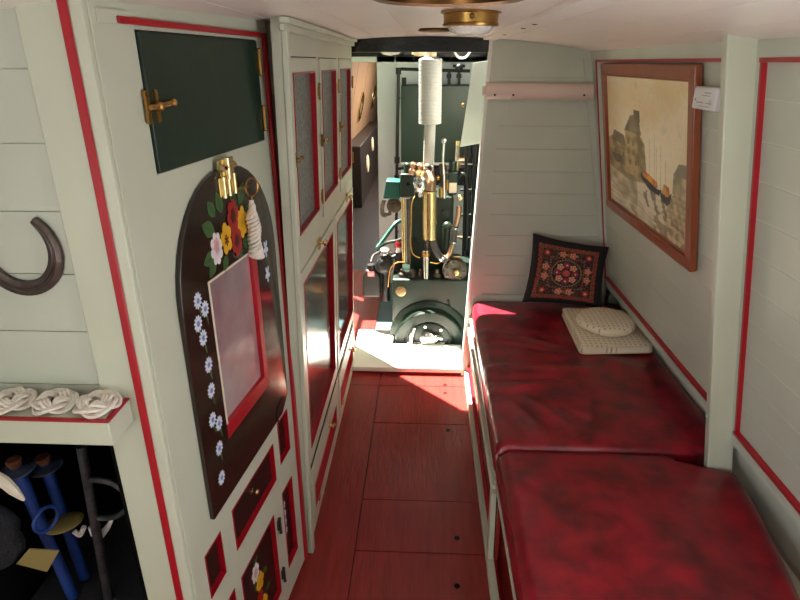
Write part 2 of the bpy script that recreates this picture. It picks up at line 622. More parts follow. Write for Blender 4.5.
# cabin beyond: panelled leaning side with dark lower part
FL = Fr((-1.13, 0, 0), (0, 1, 0), (0.19, 0, 1), (0.982, 0, -0.187))
b = mb('darkwood').box(4.68, 12, -0.08, 1.86, -0.05, -0.004, FL).box(4.68, 12, -0.08, 0.52, -0.004, 0.02, FL)
b.m('brownwood')
for i in range(6):
    b.box(5.0 + i * 1.2, 5.0 + i * 1.2 + 1.17, 0.52, 1.70, -0.004, 0.006, FL)
b.build('wall_far_cabin', None, **ST)
b = mb('darkwood').box(-1.1, 1.1, 11.9, 12, -0.1, 1.9).box(1.05, 1.1, 4.68, 12, -0.1, 1.9)
b.build('wall_cabin_end', None, **ST)
b = mb('ceiling').prism(rect(-1.1, 1.1, 4.9, 12), 1.80, 1.83, XYZ, holes=[rect(-0.15, 0.50, 6.5, 9.5)])  # roof hole invented to let light into the far cabin
b.build('ceiling_far_cabin', None, **ST)

# ================================================================== LEFT SHELF, KNOTS, HORSESHOE, TOOLS
t = thing('mantel_shelf', (-0.75, 0.88, 1.07), 'pale green shelf with red edge line on the left boarded wall above dark recess', 'shelf')
mb('cabinet').box(-1.0, -0.546, 0.833, 0.912, 1.068, 1.118).build('board', t, bevel=0.002)
b = mb('red').prism([(-1.0, 0.832), (-0.545, 0.832), (-0.545, 0.911), (-0.5555, 0.911), (-0.5555, 0.8425), (-1.0, 0.8425)], 1.1165, 1.1192)
b.build('edge_line', t)


def turks_head(b, c, rz=0.0):
    """three lead, four bight turk's head of tripled rope, woven over and under"""
    n = 240
    for st in (-1, 0, 1):
        pts = []
        for i in range(n):
            th = 6 * PI * i / n
            ph = 4 * th / 3
            r = 0.0246 + 0.0076 * math.cos(ph)
            dr = -0.0076 * math.sin(ph) * 4 / 3
            k = 1 / math.hypot(dr, r)          # sideways offset of the parallel strand
            er, et = r * k, -dr * k
            z = c[2] + 0.0165 + 0.0052 * math.sin(2 * ph) - 0.0040 * math.cos(ph)
            a = th + rz
            o_ = st * 0.0060
            x = (r + o_ * er) * math.cos(a) - o_ * et * math.sin(a)
            y = (r + o_ * er) * math.sin(a) + o_ * et * math.cos(a)
            pts.append((c[0] + x, c[1] + y, z))
        b.tube(pts, 0.0033, 8, closed=True)


knots = [(-0.748, 0.880, 'white woven rope knot at left end of the shelf, cut by the photo edge', 0.2),
         (-0.667, 0.880, 'white woven rope knot in the middle of the three on the shelf', 1.4),
         (-0.587, 0.877, 'white woven rope knot nearest the red post line on the shelf', 2.3)]
for kx, ky, lb, rz in knots:
    b = mb('rope')
    turks_head(b, (kx, ky, 1.1135), rz=rz)
    o = b.build('rope_knot', None)
    o['label'], o['category'], o['group'] = lb, 'rope knot', 'woven rope knots on the shelf'

# horseshoe nailed to the boards
b = mb('iron')
cx, cz, rr = -0.690, 1.403, 0.066
pts, rad = [], []
for i in range(41):
    th = R(52) - R(275) * i / 40
    pts.append(V((cx + rr * 0.97 * math.cos(th), 0.917, cz + rr * 1.04 * math.sin(th))))
rings = []
for i, p in enumerate(pts):
    a, c = pts[max(0, i - 1)], pts[min(40, i + 1)]
    d = (c - a).normalized()
    nn = V((-d.z, 0, d.x))
    w = 0.0115 * (0.55 + 0.6 * math.sin(PI * i / 40) ** 0.6)
    prof = [(-w, 0.004), (-w, -0.004), (-w * .25, -0.007), (-w * .1, -.0045), (w * .1, -.0045), (w * .25, -0.007), (w, -0.004), (w, 0.004)]
    rings.append([b.bm.verts.new(p + nn * q + V((0, h, 0))) for q, h in prof])
for a, c in zip(rings, rings[1:]):
    for j in range(8):
        b.face([a[j], a[(j + 1) % 8], c[(j + 1) % 8], c[j]])
b.face(rings[0])
b.face(rings[-1])
o = b.build('horseshoe', None, bevel=0.001)
o['label'], o['category'] = 'brown iron horseshoe hanging on the pale boarded wall above the rope knots', 'horseshoe'

# mooring pins leaning in the recess
YR = 1.0


def pin(name, head, foot, label, grp, d=0.0):
    h, f = at(*head, YR + d), at(*foot, YR + d + 0.02)
    ax = (h - f).normalized()
    t = thing(name, f, label, 'mooring pin', grp)
    mb('bluepin').cyl(f, h - ax * 0.012, 0.0125, n=18).build('shaft', t)
    mb('rust').lathe(h - ax * 0.012, ax, [(0.0, 0), (0.011, 0), (0.014, 0.008), (0.0165, 0.016), (0.014, 0.019), (0, 0.020)]).build('hammered_head', t)
    mb('collarblue').lathe(h - ax * 0.026, ax, [(0.012, 0), (0.036, 0.003), (0.036, 0.007), (0.012, 0.013)]).build('collar', t, label='flat grey round collar')
    return t, ax


p1, ax1 = pin('mooring_pin', (14, 462), (92, 640), 'blue steel mooring pin with a hanging ring, leftmost in the dark recess', 'blue mooring pins', -0.01)
mb('bluepin').torus(at(46, 519, YR - 0.03), (.95, -0.36, 0.0), 0.028, 0.0045).build('ring', p1)
p2, ax2 = pin('mooring_pin', (43, 459), (107, 640), 'blue steel mooring pin beside the black looped bar in the dark recess', 'blue mooring pins', 0.05)

t = thing('looped_steel_bar', at(117, 640, YR), 'worn black steel bar with a D shaped loop handle in the recess below the shelf', 'steel bar')
mb('pinsteel').cyl(at(116, 640, YR), at(81, 446, YR), 0.0105, n=16).build('shaft', t)
mb('pinsteel').tube([at(88, 480, YR), at(98, 480, YR - 0.01), at(114, 484, YR - 0.01), at(127, 495, YR - 0.01), at(129, 506, YR - 0.01), at(119, 515, YR - 0.01), at(108, 518, YR), at(98, 518, YR)], 0.0065, 10, smooth=6).build('loop', t)

# disc, white cloth hook, tag, rolled bag in the recess
b = mb('strap').lathe(at(64, 524, 1.02), (-0.1, 0.12, 0.97), [(0, 0), (0.040, 0.0), (0.043, 0.004), (0.036, 0.008), (0, 0.006)])
o = b.build('brass_lid', None)
o['label'], o['category'] = 'dull olive brass round lid behind the blue ring in the recess', 'lid'
b = mb('whiteplastic').tube([at(74, 531, 1.03), at(80, 535, 1.03), at(84, 527, 1.03)], 0.006, 8, smooth=4).tube([at(90, 527, 1.03), at(93, 535, 1.03)], 0.005, 8, smooth=2).tube([at(101, 535, 1.03), at(107, 528, 1.03), at(112, 519, 1.03)], [0.009, 0.007, 0.004], 8, smooth=4)
o = b.build('white_clip', None)
o['label'], o['category'] = 'small white plastic clip behind the black looped bar', 'clip'
t = thing('coal_bag', at(-10, 590, 0.95), 'black crumpled bag with a yellow tag and pale strap at the left frame edge', 'bag')
b = mb('bag')
c = at(-12, 535, 0.955)
b.ball(c, 0.075, 1.0, 0.55, 1.25, 28, 20)
for v in b.bm.verts:
    n3 = noise.noise_vector(v.co * 28)
    v.co += n3 * 0.010
b.build('sack', t)
p = [at(16, 564, 0.94), at(47, 572, 0.935), at(59, 551, 0.935), at(29, 549, 0.94)]
b = mb('strap')
lo = [b.bm.verts.new(q) for q in p]
hi = [b.bm.verts.new(q + V((0, 0.003, 0))) for q in p]
b.face(lo), b.face(hi)
for i in range(4):
    b.face([lo[i], lo[(i + 1) % 4], hi[(i + 1) % 4], hi[i]])
b.build('tag', t, label='yellow brown flat tag')
mb('ivory').tube([at(-8, 474, 0.90), at(4, 482, 0.90), at(14, 491, 0.90), at(24, 500, 0.905)], [0.010, 0.012, 0.010, 0.003], 8, smooth=5).build('strap', t, label='pale cream strap')
b = mb('bag').prism([(-0.95, 0.94), (-0.645, 0.94), (-0.645, 1.30), (-0.95, 1.30)], 0.431, 0.488)
o = b.build('dark_mat', None, bevel=0.012, segs=3)
o['label'], o['category'] = 'dark navy folded mat under the mooring pins in the recess', 'mat'

# ================================================================== TALL CABINET WITH THE PAINTED TABLE PANEL
t1 = thing('painted_cabinet', (-0.62, 1.25, 0.0), 'tall pale green cabinet with dark arched painted panel and red lined drawers', 'cabinet')
S1 = 0.698
arch_pts = [(0.106, 0.722), (0.552, 0.722), (0.605, 0.762), (0.605, 1.235)]
na = 20
for i in range(1, na):
    th = PI * i / na
    ca, sa = math.cos(th), math.sin(th)
    arch_pts.append((0.3555 + 0.2495 * math.copysign(abs(ca) ** 0.92, ca), 1.235 + 0.252 * sa ** 0.98))
arch_pts += [(0.106, 1.235)]
H_mir = rect(0.218, 0.472, 0.868, 1.266)
H_back = rect(0.195, 0.490, 0.845, 1.285)
lowers = dict(ls=(0.060, 0.140, 0.524, 0.655), dr=(0.205, 0.485, 0.528, 0.659), rs=(0.528, 0.612, 0.550, 0.700),
              ll=(0.060, 0.165, 0.140, 0.440), bd=(0.205, 0.440, 0.120, 0.432), rl=(0.515, 0.603, 0.140, 0.448))
H_gr = rect(0.112, 0.612, 1.512, 1.750)
b = mb('cabinet').prism([(0.012, 0.03), (S1 - .008, 0.03), (S1 - .008, 1.80), (0.012, 1.80)], -0.026, 0, F1, holes=[H_back, H_gr] + [rect(*lowers[k]) for k in ('ls', 'dr', 'rs', 'll', 'bd', 'rl')])
b.box(0.012, 0.024, 0.0, 1.80, -0.085, -0.026, F1).box(S1 - .020, S1 - .008, 0.0, 1.80, -0.085, -0.026, F1).box(0.012, S1 - .008, 0.0, 1.80, -0.095, -0.085, F1).box(0.012, S1 - .008, 0.0, 0.03, -0.085, -0.02, F1)
b.build('body', t1)
mb('cabinet').box(0.0, 0.012, 0.03, 1.80, 0.0, 0.004, F1).box(0.012, 0.1, 1.755, 1.775, 0, 0.006, F1).build('corner_bead', t1)
b = mb('red').box(0.060, 0.673, 1.756, 1.767, 0, 0.010, F1).box(0.655, 0.673, 0.03, 1.767, 0, 0.010, F1)
b.build('red_moulding', t1, bevel=0.002)
# green top door
gd = mb('darkgreen').box(0.114, 0.610, 1.514, 1.748, -0.020, 0.006, F1).build('top_door', t1, bevel=0.002, label='dark green flat top door')


def tee_latch(fr, a, z, parent, s=1.0, name='latch'):
    b = mb('oldbrass')
    for da in (-0.012, 0.016):
        b.box(a + da * s - 0.005 * s, a + da * s + 0.005 * s, z - 0.022 * s, z + 0.022 * s, 0.004, 0.009, fr)
        b.cyl(fr.p(a + da * s, z + 0.022 * s, 0.003), fr.p(a + da * s, z + 0.022 * s, 0.009), 0.006 * s, n=10)
        b.cyl(fr.p(a + da * s, z - 0.022 * s, 0.003), fr.p(a + da * s, z - 0.022 * s, 0.009), 0.006 * s, n=10)
    b.cyl(fr.p(a - 0.016 * s, z, 0.014), fr.p(a + 0.055 * s, z + 0.004 * s, 0.018), 0.0045 * s, n=10)
    b.ball(fr.p(a + 0.052 * s, z + 0.004 * s, 0.018), 0.0075 * s, n=12, k=8)
    b.ball(fr.p(a + 0.012 * s, z, 0.014), 0.009 * s, n=12, k=8)
    return b.build(name, parent)


def hinge(fr, a, z, parent, s=1.0, mt='oldbrass'):
    b = mb(mt)
    b.box(a - 0.007 * s, a + 0.007 * s, z - 0.018 * s, z + 0.018 * s, 0.001, 0.006, fr)
    b.cyl(fr.p(a, z - 0.028 * s, 0.009), fr.p(a, z + 0.028 * s, 0.009), 0.0045 * s, n=10)
    b.ball(fr.p(a, z + 0.030 * s, 0.009), 0.006 * s, n=10, k=6).ball(fr.p(a, z - 0.030 * s, 0.009), 0.006 * s, n=10, k=6)
    return b.build('hinge', parent)


def knob(fr, a, z, parent, s=1.0, mt='brass', c=0.0, name='knob'):
    b = mb(mt).lathe(fr.p(a, z, c), fr.n, [(0.0, 0), (0.011 * s, 0.0), (0.011 * s, 0.003 * s), (0.005 * s, 0.005 * s), (0.005 * s, 0.013 * s), (0.0115 * s, 0.017 * s), (0.012 * s, 0.023 * s), (0.008 * s, 0.029 * s), (0, 0.030 * s)], n=18)
    return b.build(name, parent)


tee_latch(F1, 0.118, 1.628, gd, 1.0)
hinge(F1, 0.612, 1.700, gd, 0.9)
hinge(F1, 0.610, 1.568, gd, 0.9)
# arched drop table, a dark lacquered board with a mirror let into it
ar = mb('arch').prism(arch_pts, 0.0, 0.012, F1, holes=[H_mir]).build('arched_panel', t1, bevel=0.002, label='dark brown lacquered arched panel')
mb('mirror').box(0.205, 0.480, 0.855, 1.275, -0.004, 0.002, F1).build('mirror', ar)
b = mb('red').prism([(0.448, 0.908), (0.473, 0.868), (0.473, 1.266), (0.448, 1.262)], 0.001, 0.0135, F1).prism([(0.217, 0.868), (0.473, 0.868), (0.448, 0.908), (0.224, 0.908)], 0.001, 0.0135, F1)
b.build('mirror_frame', ar, bevel=0.002, label='red right and bottom mirror frame')
mb('ivory').box(0.217, 0.223, 0.908, 1.266, 0.001, 0.013, F1).box(0.223, 0.448, 1.262, 1.267, 0.001, 0.013, F1).build('mirror_edge', ar, label='pale thin mirror edge')
mb('blackgloss').tube([F1.p(0.560, 0.775, 0.014), F1.p(0.520, 0.760, 0.014), F1.p(0.508, 0.745, 0.014), F1.p(0.508, 0.715, 0.014)], 0.0022, 6).build('hook', ar)
# brass catch at its top
b = mb('brass')
b.box(0.320, 0.388, 1.470, 1.505, 0.012, 0.018, F1).box(0.312, 0.392, 1.428, 1.468, 0.012, 0.016, F1)
for a in (0.328, 0.352, 0.380):
    b.cyl(F1.p(a, 1.424, 0.018), F1.p(a, 1.470, 0.018), 0.0065, n=12)
b.cyl(F1.p(0.352, 1.462, 0.019), F1.p(0.352, 1.508, 0.019), 0.009, n=14).cyl(F1.p(0.320, 1.488, 0.018), F1.p(0.388, 1.488, 0.018), 0.008, n=14)
b.m('black').box(0.330, 0.336, 1.484, 1.492, 0.0262, 0.0268, F1)
b.build('catch', ar, bevel=0.001)


# flowers painted on the panel
def petals(b, fr, a, z, r, n, w, mt, c, rot=0.0, inner=0.0, asp=1.0):
    b.m(mt)
    for i in range(n):
        th = rot + 2 * PI * i / n
        ca, sa = math.cos(th), math.sin(th)
        pts = []
        for j in range(10):
            t = 2 * PI * j / 10
            u = inner + (r - inner) * (0.5 + 0.5 * math.cos(t))
            v = w * math.sin(t) * (0.6 + 0.4 * u / r)
            pts.append((a + (u * ca - v * sa), z + (u * sa + v * ca) * asp))
        b.prism(pts, c, c + 0.0006, fr)


def leaf(b, fr, a, z, L, w, th, c):
    b.m('leaf')
    ca, sa = math.cos(th), math.sin(th)
    out = [(0, 0), (.25, .75), (.5, 1), (.78, .6), (1, 0), (.78, -.6), (.5, -1), (.25, -.75)]
    b.prism([(a + u * L * ca - v * w * sa, z + u * L * sa + v * w * ca) for u, v in out], c, c + 0.0005, fr)
    b.m('leaf2')
    b.prism([(a + u * L * ca - v * w * sa, z + u * L * sa + v * w * ca) for u, v in ((0.05, .1), (.9, .06), (.9, -.06), (.05, -.1))], c + 0.0005, c + 0.0009, fr)


def rose_spray(b, fr, a, z, s, c):
    for L, th, da, dz in ((.055, 2.6, -.06, .02), (.05, 3.3, -.07, -.02), (.045, 3.9, -.07, -.03), (.04, 4.2, -.02, -.035), (.05, 1.9, -.02, .05),
                          (.05, 1.4, .03, .06), (.055, .9, .06, .05), (.05, .4, .08, .02), (.05, -.5, .06, -.03), (.035, -0.9, .03, -.035), (.045, 2.2, -.05, .05), (.04, 0.1, .1, .0)):
        leaf(b, fr, a + da * s, z + dz * s, L * s, L * s * 0.32, th, c)
    k = 1.35
    petals(b, fr, a - 0.062 * s, z - 0.012 * s, 0.026 * s, 8, 0.010 * s, 'petal_white', c + .001, 0.2, 0, k)
    petals(b, fr, a - 0.062 * s, z - 0.006 * s, 0.013 * s, 6, 0.006 * s, 'petal_pink', c + .0016, 0.2, 0, k)
    petals(b, fr, a - 0.016 * s, z - 0.004 * s, 0.026 * s, 5, 0.013 * s, 'petal_yellow', c + .0012, 0.5, 0, k)
    petals(b, fr, a - 0.016 * s, z - 0.008 * s, 0.010 * s, 6, 0.002 * s, 'petal_dark', c + .0018, 0.5, 0, k)
    petals(b, fr, a + 0.024 * s, z + 0.034 * s, 0.027 * s, 6, 0.013 * s, 'petal_red', c + .0014, 0.1, 0, k)
    petals(b, fr, a + 0.030 * s, z - 0.022 * s, 0.026 * s, 6, 0.013 * s, 'petal_red', c + .0013, 0.4, 0, k)
    petals(b, fr, a + 0.024 * s, z + 0.034 * s, 0.013 * s, 6, 0.005 * s, 'petal_dark', c + .002, 0.1, 0, k)
    petals(b, fr, a + 0.030 * s, z - 0.022 * s, 0.012 * s, 6, 0.005 * s, 'petal_dark', c + .002, 0.4, 0, k)
    petals(b, fr, a + 0.066 * s, z + 0.010 * s, 0.027 * s, 6, 0.012 * s, 'petal_yellow', c + .0012, 0.3, 0, k)


b = MB()
rose_spray(b, F1, 0.338, 1.338, 1.08, 0.0125)
b.build('painted_roses', ar, label='painted spray of white, yellow and red roses')
b = MB()
ds = [(0.166, 1.245), (0.190, 1.217), (0.155, 1.198), (0.167, 1.160), (0.173, 1.092), (0.169, 1.030), (0.157, 0.962), (0.182, 0.936), (0.168, 0.877), (0.160, 0.80)]
for i, (a, z) in enumerate(ds):
    b = MB()
    petals(b, F1, a, z, 0.0165, 11, 0.0032, 'daisy', 0.0125, 0.3 * i, 0.004, 1.15)
    petals(b, F1, a, z, 0.006, 6, 0.003, 'daisyc', 0.0133, 0.1, 0, 1.1)
    if i + 1 < len(ds):
        leaf(b, F1, a + .003, z - 0.012, 0.03, 0.003, -1.4, 0.0122)
    b.build('painted_daisy', ar, label='painted white and blue daisy')
for a, z in ((0.535, 1.245), (0.532, 1.175)):
    b = MB()
    petals(b, F1, a, z, 0.016, 5, 0.005, 'daisy', 0.0125, 0.9, 0, 1.5)
    b.build('painted_daisy', ar, label='small painted white flower')


def dark_recess(key, name, art=None, depth=0.013):
    a0, a1, z0, z1 = lowers[key]
    o = mb('panel').box(a0 - .006, a1 + .006, z0 - .006, z1 + .006, -depth - .004, -depth, F1).build(name, t1)
    strips(mb('red'), F1, a0 + .003, a1 - .003, z0 + .003, z1 - .003, depth, 0.003, 0.002).build('red_lining', o, label='red lining of the recess')
    return o


dark_recess('ls', 'side_panel')
dark_recess('rs', 'side_panel')
dr = dark_recess('dr', 'drawer')
knob(F1, 0.345, 0.600, dr, 0.75, c=-0.013)
dark_recess('ll', 'side_panel')
bd = dark_recess('bd', 'lower_door')
b = MB()
petals(b, F1, 0.310, 0.335, 0.026, 7, 0.010, 'petal_white', -0.0125, .3, 0, 1.3)
petals(b, F1, 0.310, 0.335, 0.012, 6, 0.005, 'petal_pink', -0.0118, .3, 0, 1.3)
petals(b, F1, 0.330, 0.280, 0.027, 6, 0.012, 'petal_yellow', -0.0123, .1, 0, 1.3)
petals(b, F1, 0.318, 0.225, 0.024, 6, 0.012, 'petal_red', -0.0121, .4, 0, 1.3)
petals(b, F1, 0.340, 0.180, 0.026, 6, 0.012, 'petal_yellow', -0.0123, .2, 0, 1.3)
for i in range(8):
    leaf(b, F1, 0.300 + 0.03 * (i % 3), 0.36 - 0.03 * i, 0.04, 0.011, 0.5 + 2.4 * i, -0.0128)
b.build('painted_roses', bd, label='painted string of white, yellow and red roses')
hinge(F1, 0.462, 0.372, bd, 0.9, 'iron')
hinge(F1, 0.456, 0.175, bd, 0.9, 'iron')
rl = dark_recess('rl', 'side_panel')
for i, z in enumerate((0.37, 0.335, 0.30, 0.265)):
    b = MB()
    petals(b, F1, 0.548, z, 0.015, 8, 0.004, 'daisy', -0.0125, .3 * i, 0, 1.1)
    b.build('painted_daisy', rl, label='painted white daisy')
# brass ring with a rope fob hung on the catch
kf = thing('key_fob', F1.p(0.45, 1.25, 0.03), 'brass ring with white knotted rope fob hanging from the arched panel catch', 'key fob')
b = mb('oldbrass').torus(F1.p(0.445, 1.425, 0.030), F1.n + V((0, -0.35, 0)), 0.021, 0.0024).tube([F1.p(0.441, 1.404, 0.030), F1.p(0.437, 1.386, 0.029)], 0.002, 6).cyl(F1.p(0.388, 1.432, 0.020), F1.p(0.428, 1.430, 0.028), 0.003, n=8)
b.build('ring', kf)
b = mb('rope')
for st in range(4):
    pts = []
    for i in range(60):
        t = i / 59
        th = t * 2 * PI * 3.2 + st * PI / 2
        rr = 0.0045 + 0.0085 * min(1, max(0, (t - 0.10) / 0.16)) + 0.0018 * math.sin(t * 34 + st * 1.6)
        if t > 0.86:
            rr = 0.0155
        z = 1.388 - 0.128 * t
        pts.append(F1.p(0.432 + 0.86 * rr * math.cos(th), z, 0.031 + rr * math.sin(th)))
    b.tube(pts, 0.0042, 7)
b.ball(F1.p(0.433, 1.266, 0.033), 0.0165, 1, 1, .8)
b.torus(F1.p(0.433, 1.258, 0.033), (0.1, .1, 1), 0.0125, 0.006, 18, 8)
b.tube([F1.p(0.436, 1.396, 0.030), F1.p(0.433, 1.37, 0.033)], 0.006, 8)
b.build('rope_knot', kf, label='white knotted rope')

# ================================================================== GLAZED CABINET
t2 = thing('glazed_cabinet', (-0.65, 2.3, 0.0), 'long pale green cabinet with five red framed glazed doors and low drawers', 'cabinet')
Y0, Y1 = 1.635, 3.000
up = [(1.650, 2.060), (2.100, 2.510), (2.550, 2.965)]
lo_ = [(1.660, 2.335), (2.375, 2.990)]
dw = [(1.690, 2.330), (2.390, 2.975)]
ZU = (1.172, 1.714)
ZL = (0.352, 1.108)
ZD = (0.070, 0.318)
holes = [rect(a, c, *ZU) for a, c in up] + [rect(a, c, *ZL) for a, c in lo_] + [rect(a, c, *ZD) for a, c in dw]
b = mb('cabinet').prism([(Y0 - .042, 0), (Y1, 0), (Y1, 1.80), (Y0 - .042, 1.80)], -0.024, 0, F2, holes=holes)
b.box(1.70, Y1, 0.0, 1.76, -0.46, -0.44, F2).box(Y1 - .012, Y1, 0, 1.76, -0.44, -0.024, F2).box(1.700, 1.712, 0, 1.79, -0.44, -0.026, F2)
b.box(1.71, Y1, 0.325, 0.34, -0.44, -0.03, F2).box(1.71, Y1, 1.125, 1.14, -0.44, -0.03, F2)
b.build('body', t2)
mb('cabinet').box(Y0 - .06, Y1 + .01, 1.768, 1.786, 0, 0.014, F2).box(Y0 - .06, Y1 + .01, 1.786, 1.80, 0, 0.026, F2).box(Y0 - .045, Y0 - .015, 0.0, 1.80, 0.0, 0.016, F2).build('cornice', t2, bevel=0.003)
mb('black').box(Y0 + .04, Y1 - .01, 0.3225, 0.345, -0.001, 0.0012, F2).build('gap_strip', t2, label='black gap strip above the drawers')


def glazed_door(a0, a1, z0, z1, st, rail_b, rail_t, glass, name, st1=None):
    g = 0.0025
    st1 = st if st1 is None else st1
    d = mb('cabinet').prism(rect(a0 + g, a1 - g, z0 + g, z1 - g), -0.020, 0.004, F2, holes=[rect(a0 + st1, a1 - st, z0 + rail_b, z1 - rail_t)]).build(name, t2, bevel=0.0015)
    strips(mb('red'), F2, a0 + st1 + .005, a1 - st - .005, z0 + rail_b + .005, z1 - rail_t - .005, 0.012, 0.005, 0.006).build('red_bead', d, label='red glazing bead')
    mb(glass).box(a0 + st1 - .004, a1 - st + .004, z0 + rail_b - .004, z1 - rail_t + .004, -0.016, -0.011, F2).build('glass', d)
    return d


for i, (a0, a1) in enumerate(up):
    d = glazed_door(a0, a1, ZU[0], ZU[1], 0.050, 0.052, 0.040, 'glassdark', 'upper_door', 0.034)
    tee_latch(F2, a0 + 0.004, 1.45, d, 0.75)
    hinge(F2, a1 - 0.004, 1.612, d, 0.75)
    hinge(F2, a1 - 0.004, 1.262, d, 0.75)
for i, (a0, a1) in enumerate(lo_):
    d = glazed_door(a0, a1, ZL[0], ZL[1], 0.045, 0.062, 0.045, 'glasssmooth', 'lower_door', 0.040)
    am = 1.974 if i == 0 else 2.717
    b = mb('brass').box(am - .016, am + .016, 1.092, 1.134, 0.004, 0.009, F2).lathe(F2.p(am, 1.116, 0.009), F2.n, [(0, 0), (.006, 0), (.006, .012), (.012, .016), (.011, .024), (0, .027)], 14)
    b.build('turn_catch', d)
for i, (a0, a1) in enumerate(dw):
    d = mb('cabinet').prism(rect(a0 + .002, a1 - .002, ZD[0] + .002, ZD[1] - .002), -0.02, 0.005, F2, holes=[rect(a0 + .04, a1 - .04, 0.100, 0.215)]).box(a0 + .03, a1 - .03, .09, .23, -0.024, -0.018, F2).build('drawer', t2, bevel=0.0015)
    strips(mb('red'), F2, a0 + .045, a1 - .045, 0.105, 0.210, 0.018, 0.005, 0.006).build('red_bead', d, label='red bead')
    knob(F2, (2.071, 2.785)[i], 0.250, d, 1.05, c=0.005)
    mb('oldbrass').box(a0 + .10, a0 + .125, 0.076, 0.094, 0.005, 0.008, F2).build('hinge', d)

# ================================================================== BENCH
tb = thing('bench', (0.7, 2.3, 0.0), 'white and red panelled bench base along the right wall under the leather cushions', 'bench')
mb('white').box(0.262, 1.09, 1.66, 2.995, 0.355, 0.375).build('top_board', tb, bevel=0.002)
b = mb('floor').box(0.275, 0.29, 1.66, 2.995, 0.0, 0.355).box(0.275, 1.09, 1.645, 1.66, 0.0, 0.355)
b.build('red_panel', tb, label='red painted front panel')
b = mb('cabinet').box(0.252, 0.276, 1.66, 2.995, 0.285, 0.318)
b.build('rail', tb, bevel=0.005, segs=3)
b = mb('cabinet').box(0.246, 0.272, 0.3, 2.995, 0.0, 0.035)
b.build('plinth', tb, bevel=0.002)
mb('red').box(0.272, 0.279, 0.3, 2.995, 0.0, 0.030).box(0.262, 0.274, 1.66, 2.99, 0.06, 0.07).build('red_line', tb, label='red line along the plinth')
mb('cabinet').prism([(1.60, 0.035), (1.645, 0.035), (1.67, 0.30), (1.635, 0.30)], 0.250, 0.268, Fr((0, 0, 0), (0, 1, 0), (0, 0, 1), (1, 0, 0))).build('strut', tb)
mb('cabinet').box(0.259, 1.06, 0.3, 1.645, 0.345, 0.362).build('slide_board', tb, bevel=0.001)
for xs, yss in ((0.272, 1.60), (0.285, 0.32), (0.9, 0.32)):
    mb('floor').box(xs, xs + .012, yss, yss + .03, 0.0, 0.345).build('support', tb, label='red support')


def cushion(name, y0, y1, fx0, fx1, z0, ztop, rr, wr, label, group, nx=70, ny=110, ry=0.022):
    """stuffed leather cushion: rounded edges, slight crown and creases, built as one skin"""
    b = mb('leather')
    grid = []
    # parameter lists with extra rows in the rounded edges
    def params(n):
        e = [0, .006, .016, .03, .05, .075]
        m = [0.1 + 0.8 * i / (n - 1) for i in range(n)]
        return e + m + [1 - q for q in e[::-1]]
    us, vs = params(nx), params(ny)
    for v in vs:
        y = y0 + (y1 - y0) * v
        row = []
        for u in us:
            xa, xb = fx0(y), fx1(y)
            x = xa + (xb - xa) * u
            d = min(x - xa, xb - x, y - y0, y1 - y)
            dx, dy = min(x - xa, xb - x), min(y - y0, y1 - y)
            drop = 0.0
            for q, r_ in ((dx, rr), (dy, ry)):
                if q < r_:
                    drop = max(drop, r_ - math.sqrt(max(0, r_ * r_ - (r_ - q) ** 2)))
            if dx < rr and dy < ry:
                q = math.hypot(rr - dx, (ry - dy) * rr / ry)
                drop = rr - math.sqrt(max(0, rr * rr - min(q, rr) ** 2))
            crown = 0.012 * min(1, d / 0.18) ** 0.8
            zz = ztop - 0.012 - drop + crown + wr(x, y) * min(1, d / 0.02 + 0.2)
            zz += 0.004 * noise.noise(V((x * 5, y * 5, 3.1))) * min(1, d / .05)
            row.append(b.bm.verts.new((x, y, zz)))
        grid.append(row)
    for i in range(len(vs) - 1):
        for j in range(len(us) - 1):
            b.face([grid[i][j], grid[i][j + 1], grid[i + 1][j + 1], grid[i + 1][j]])
    ring = grid[0] + [r[-1] for r in grid[1:]] + grid[-1][-2::-1] + [r[0] for r in grid[-2:0:-1]]
    ymid = (y0 + y1) / 2
    low = []
    for v in ring:
        low.append(b.bm.verts.new((v.co.x, v.co.y, z0)))
    n = len(ring)
    for i in range(n):
        b.face([ring[i], ring[(i + 1) % n], low[(i + 1) % n], low[i]])
    b.face(low)
    tt = thing(name, ((fx0(ymid) + fx1(ymid)) / 2, ymid, z0), label, 'bench cushion', group)
    b.build('cover', tt, sharp=1.4)
    pts = [v.co.copy() if False else None for v in ()]
    p = [V((fx0(y0 + (y1 - y0) * k / 30) - 0.0005, y0 + (y1 - y0) * k / 30, z0 + 0.018)) for k in range(31)]
    q = [V((fx0(y0 + .02) + (fx1(y0 + .02) - fx0(y0 + .02)) * k / 20, y0 - 0.0005, z0 + 0.018)) for k in range(21)]
    pp = [V((fx0(y0 + (y1 - y0) * k / 30) + .004, y0 + (y1 - y0) * k / 30, ztop - 0.040)) for k in range(31)]
    mb('leather').tube(p, 0.0035, 8).tube(pp, 0.003, 8).tube(q, 0.0035, 8).build('piping', tt)
    return tt


def ridge(x, y, a, c, h, w):
    ax, ay = a
    bx, by = c
    dx, dy = bx - ax, by - ay
    t = max(0, min(1, ((x - ax) * dx + (y - ay) * dy) / (dx * dx + dy * dy)))
    d = math.hypot(x - ax - t * dx, y - ay - t * dy)
    return h * math.sin(PI * (0.15 + 0.7 * t)) * math.exp(-(d / w) ** 2)


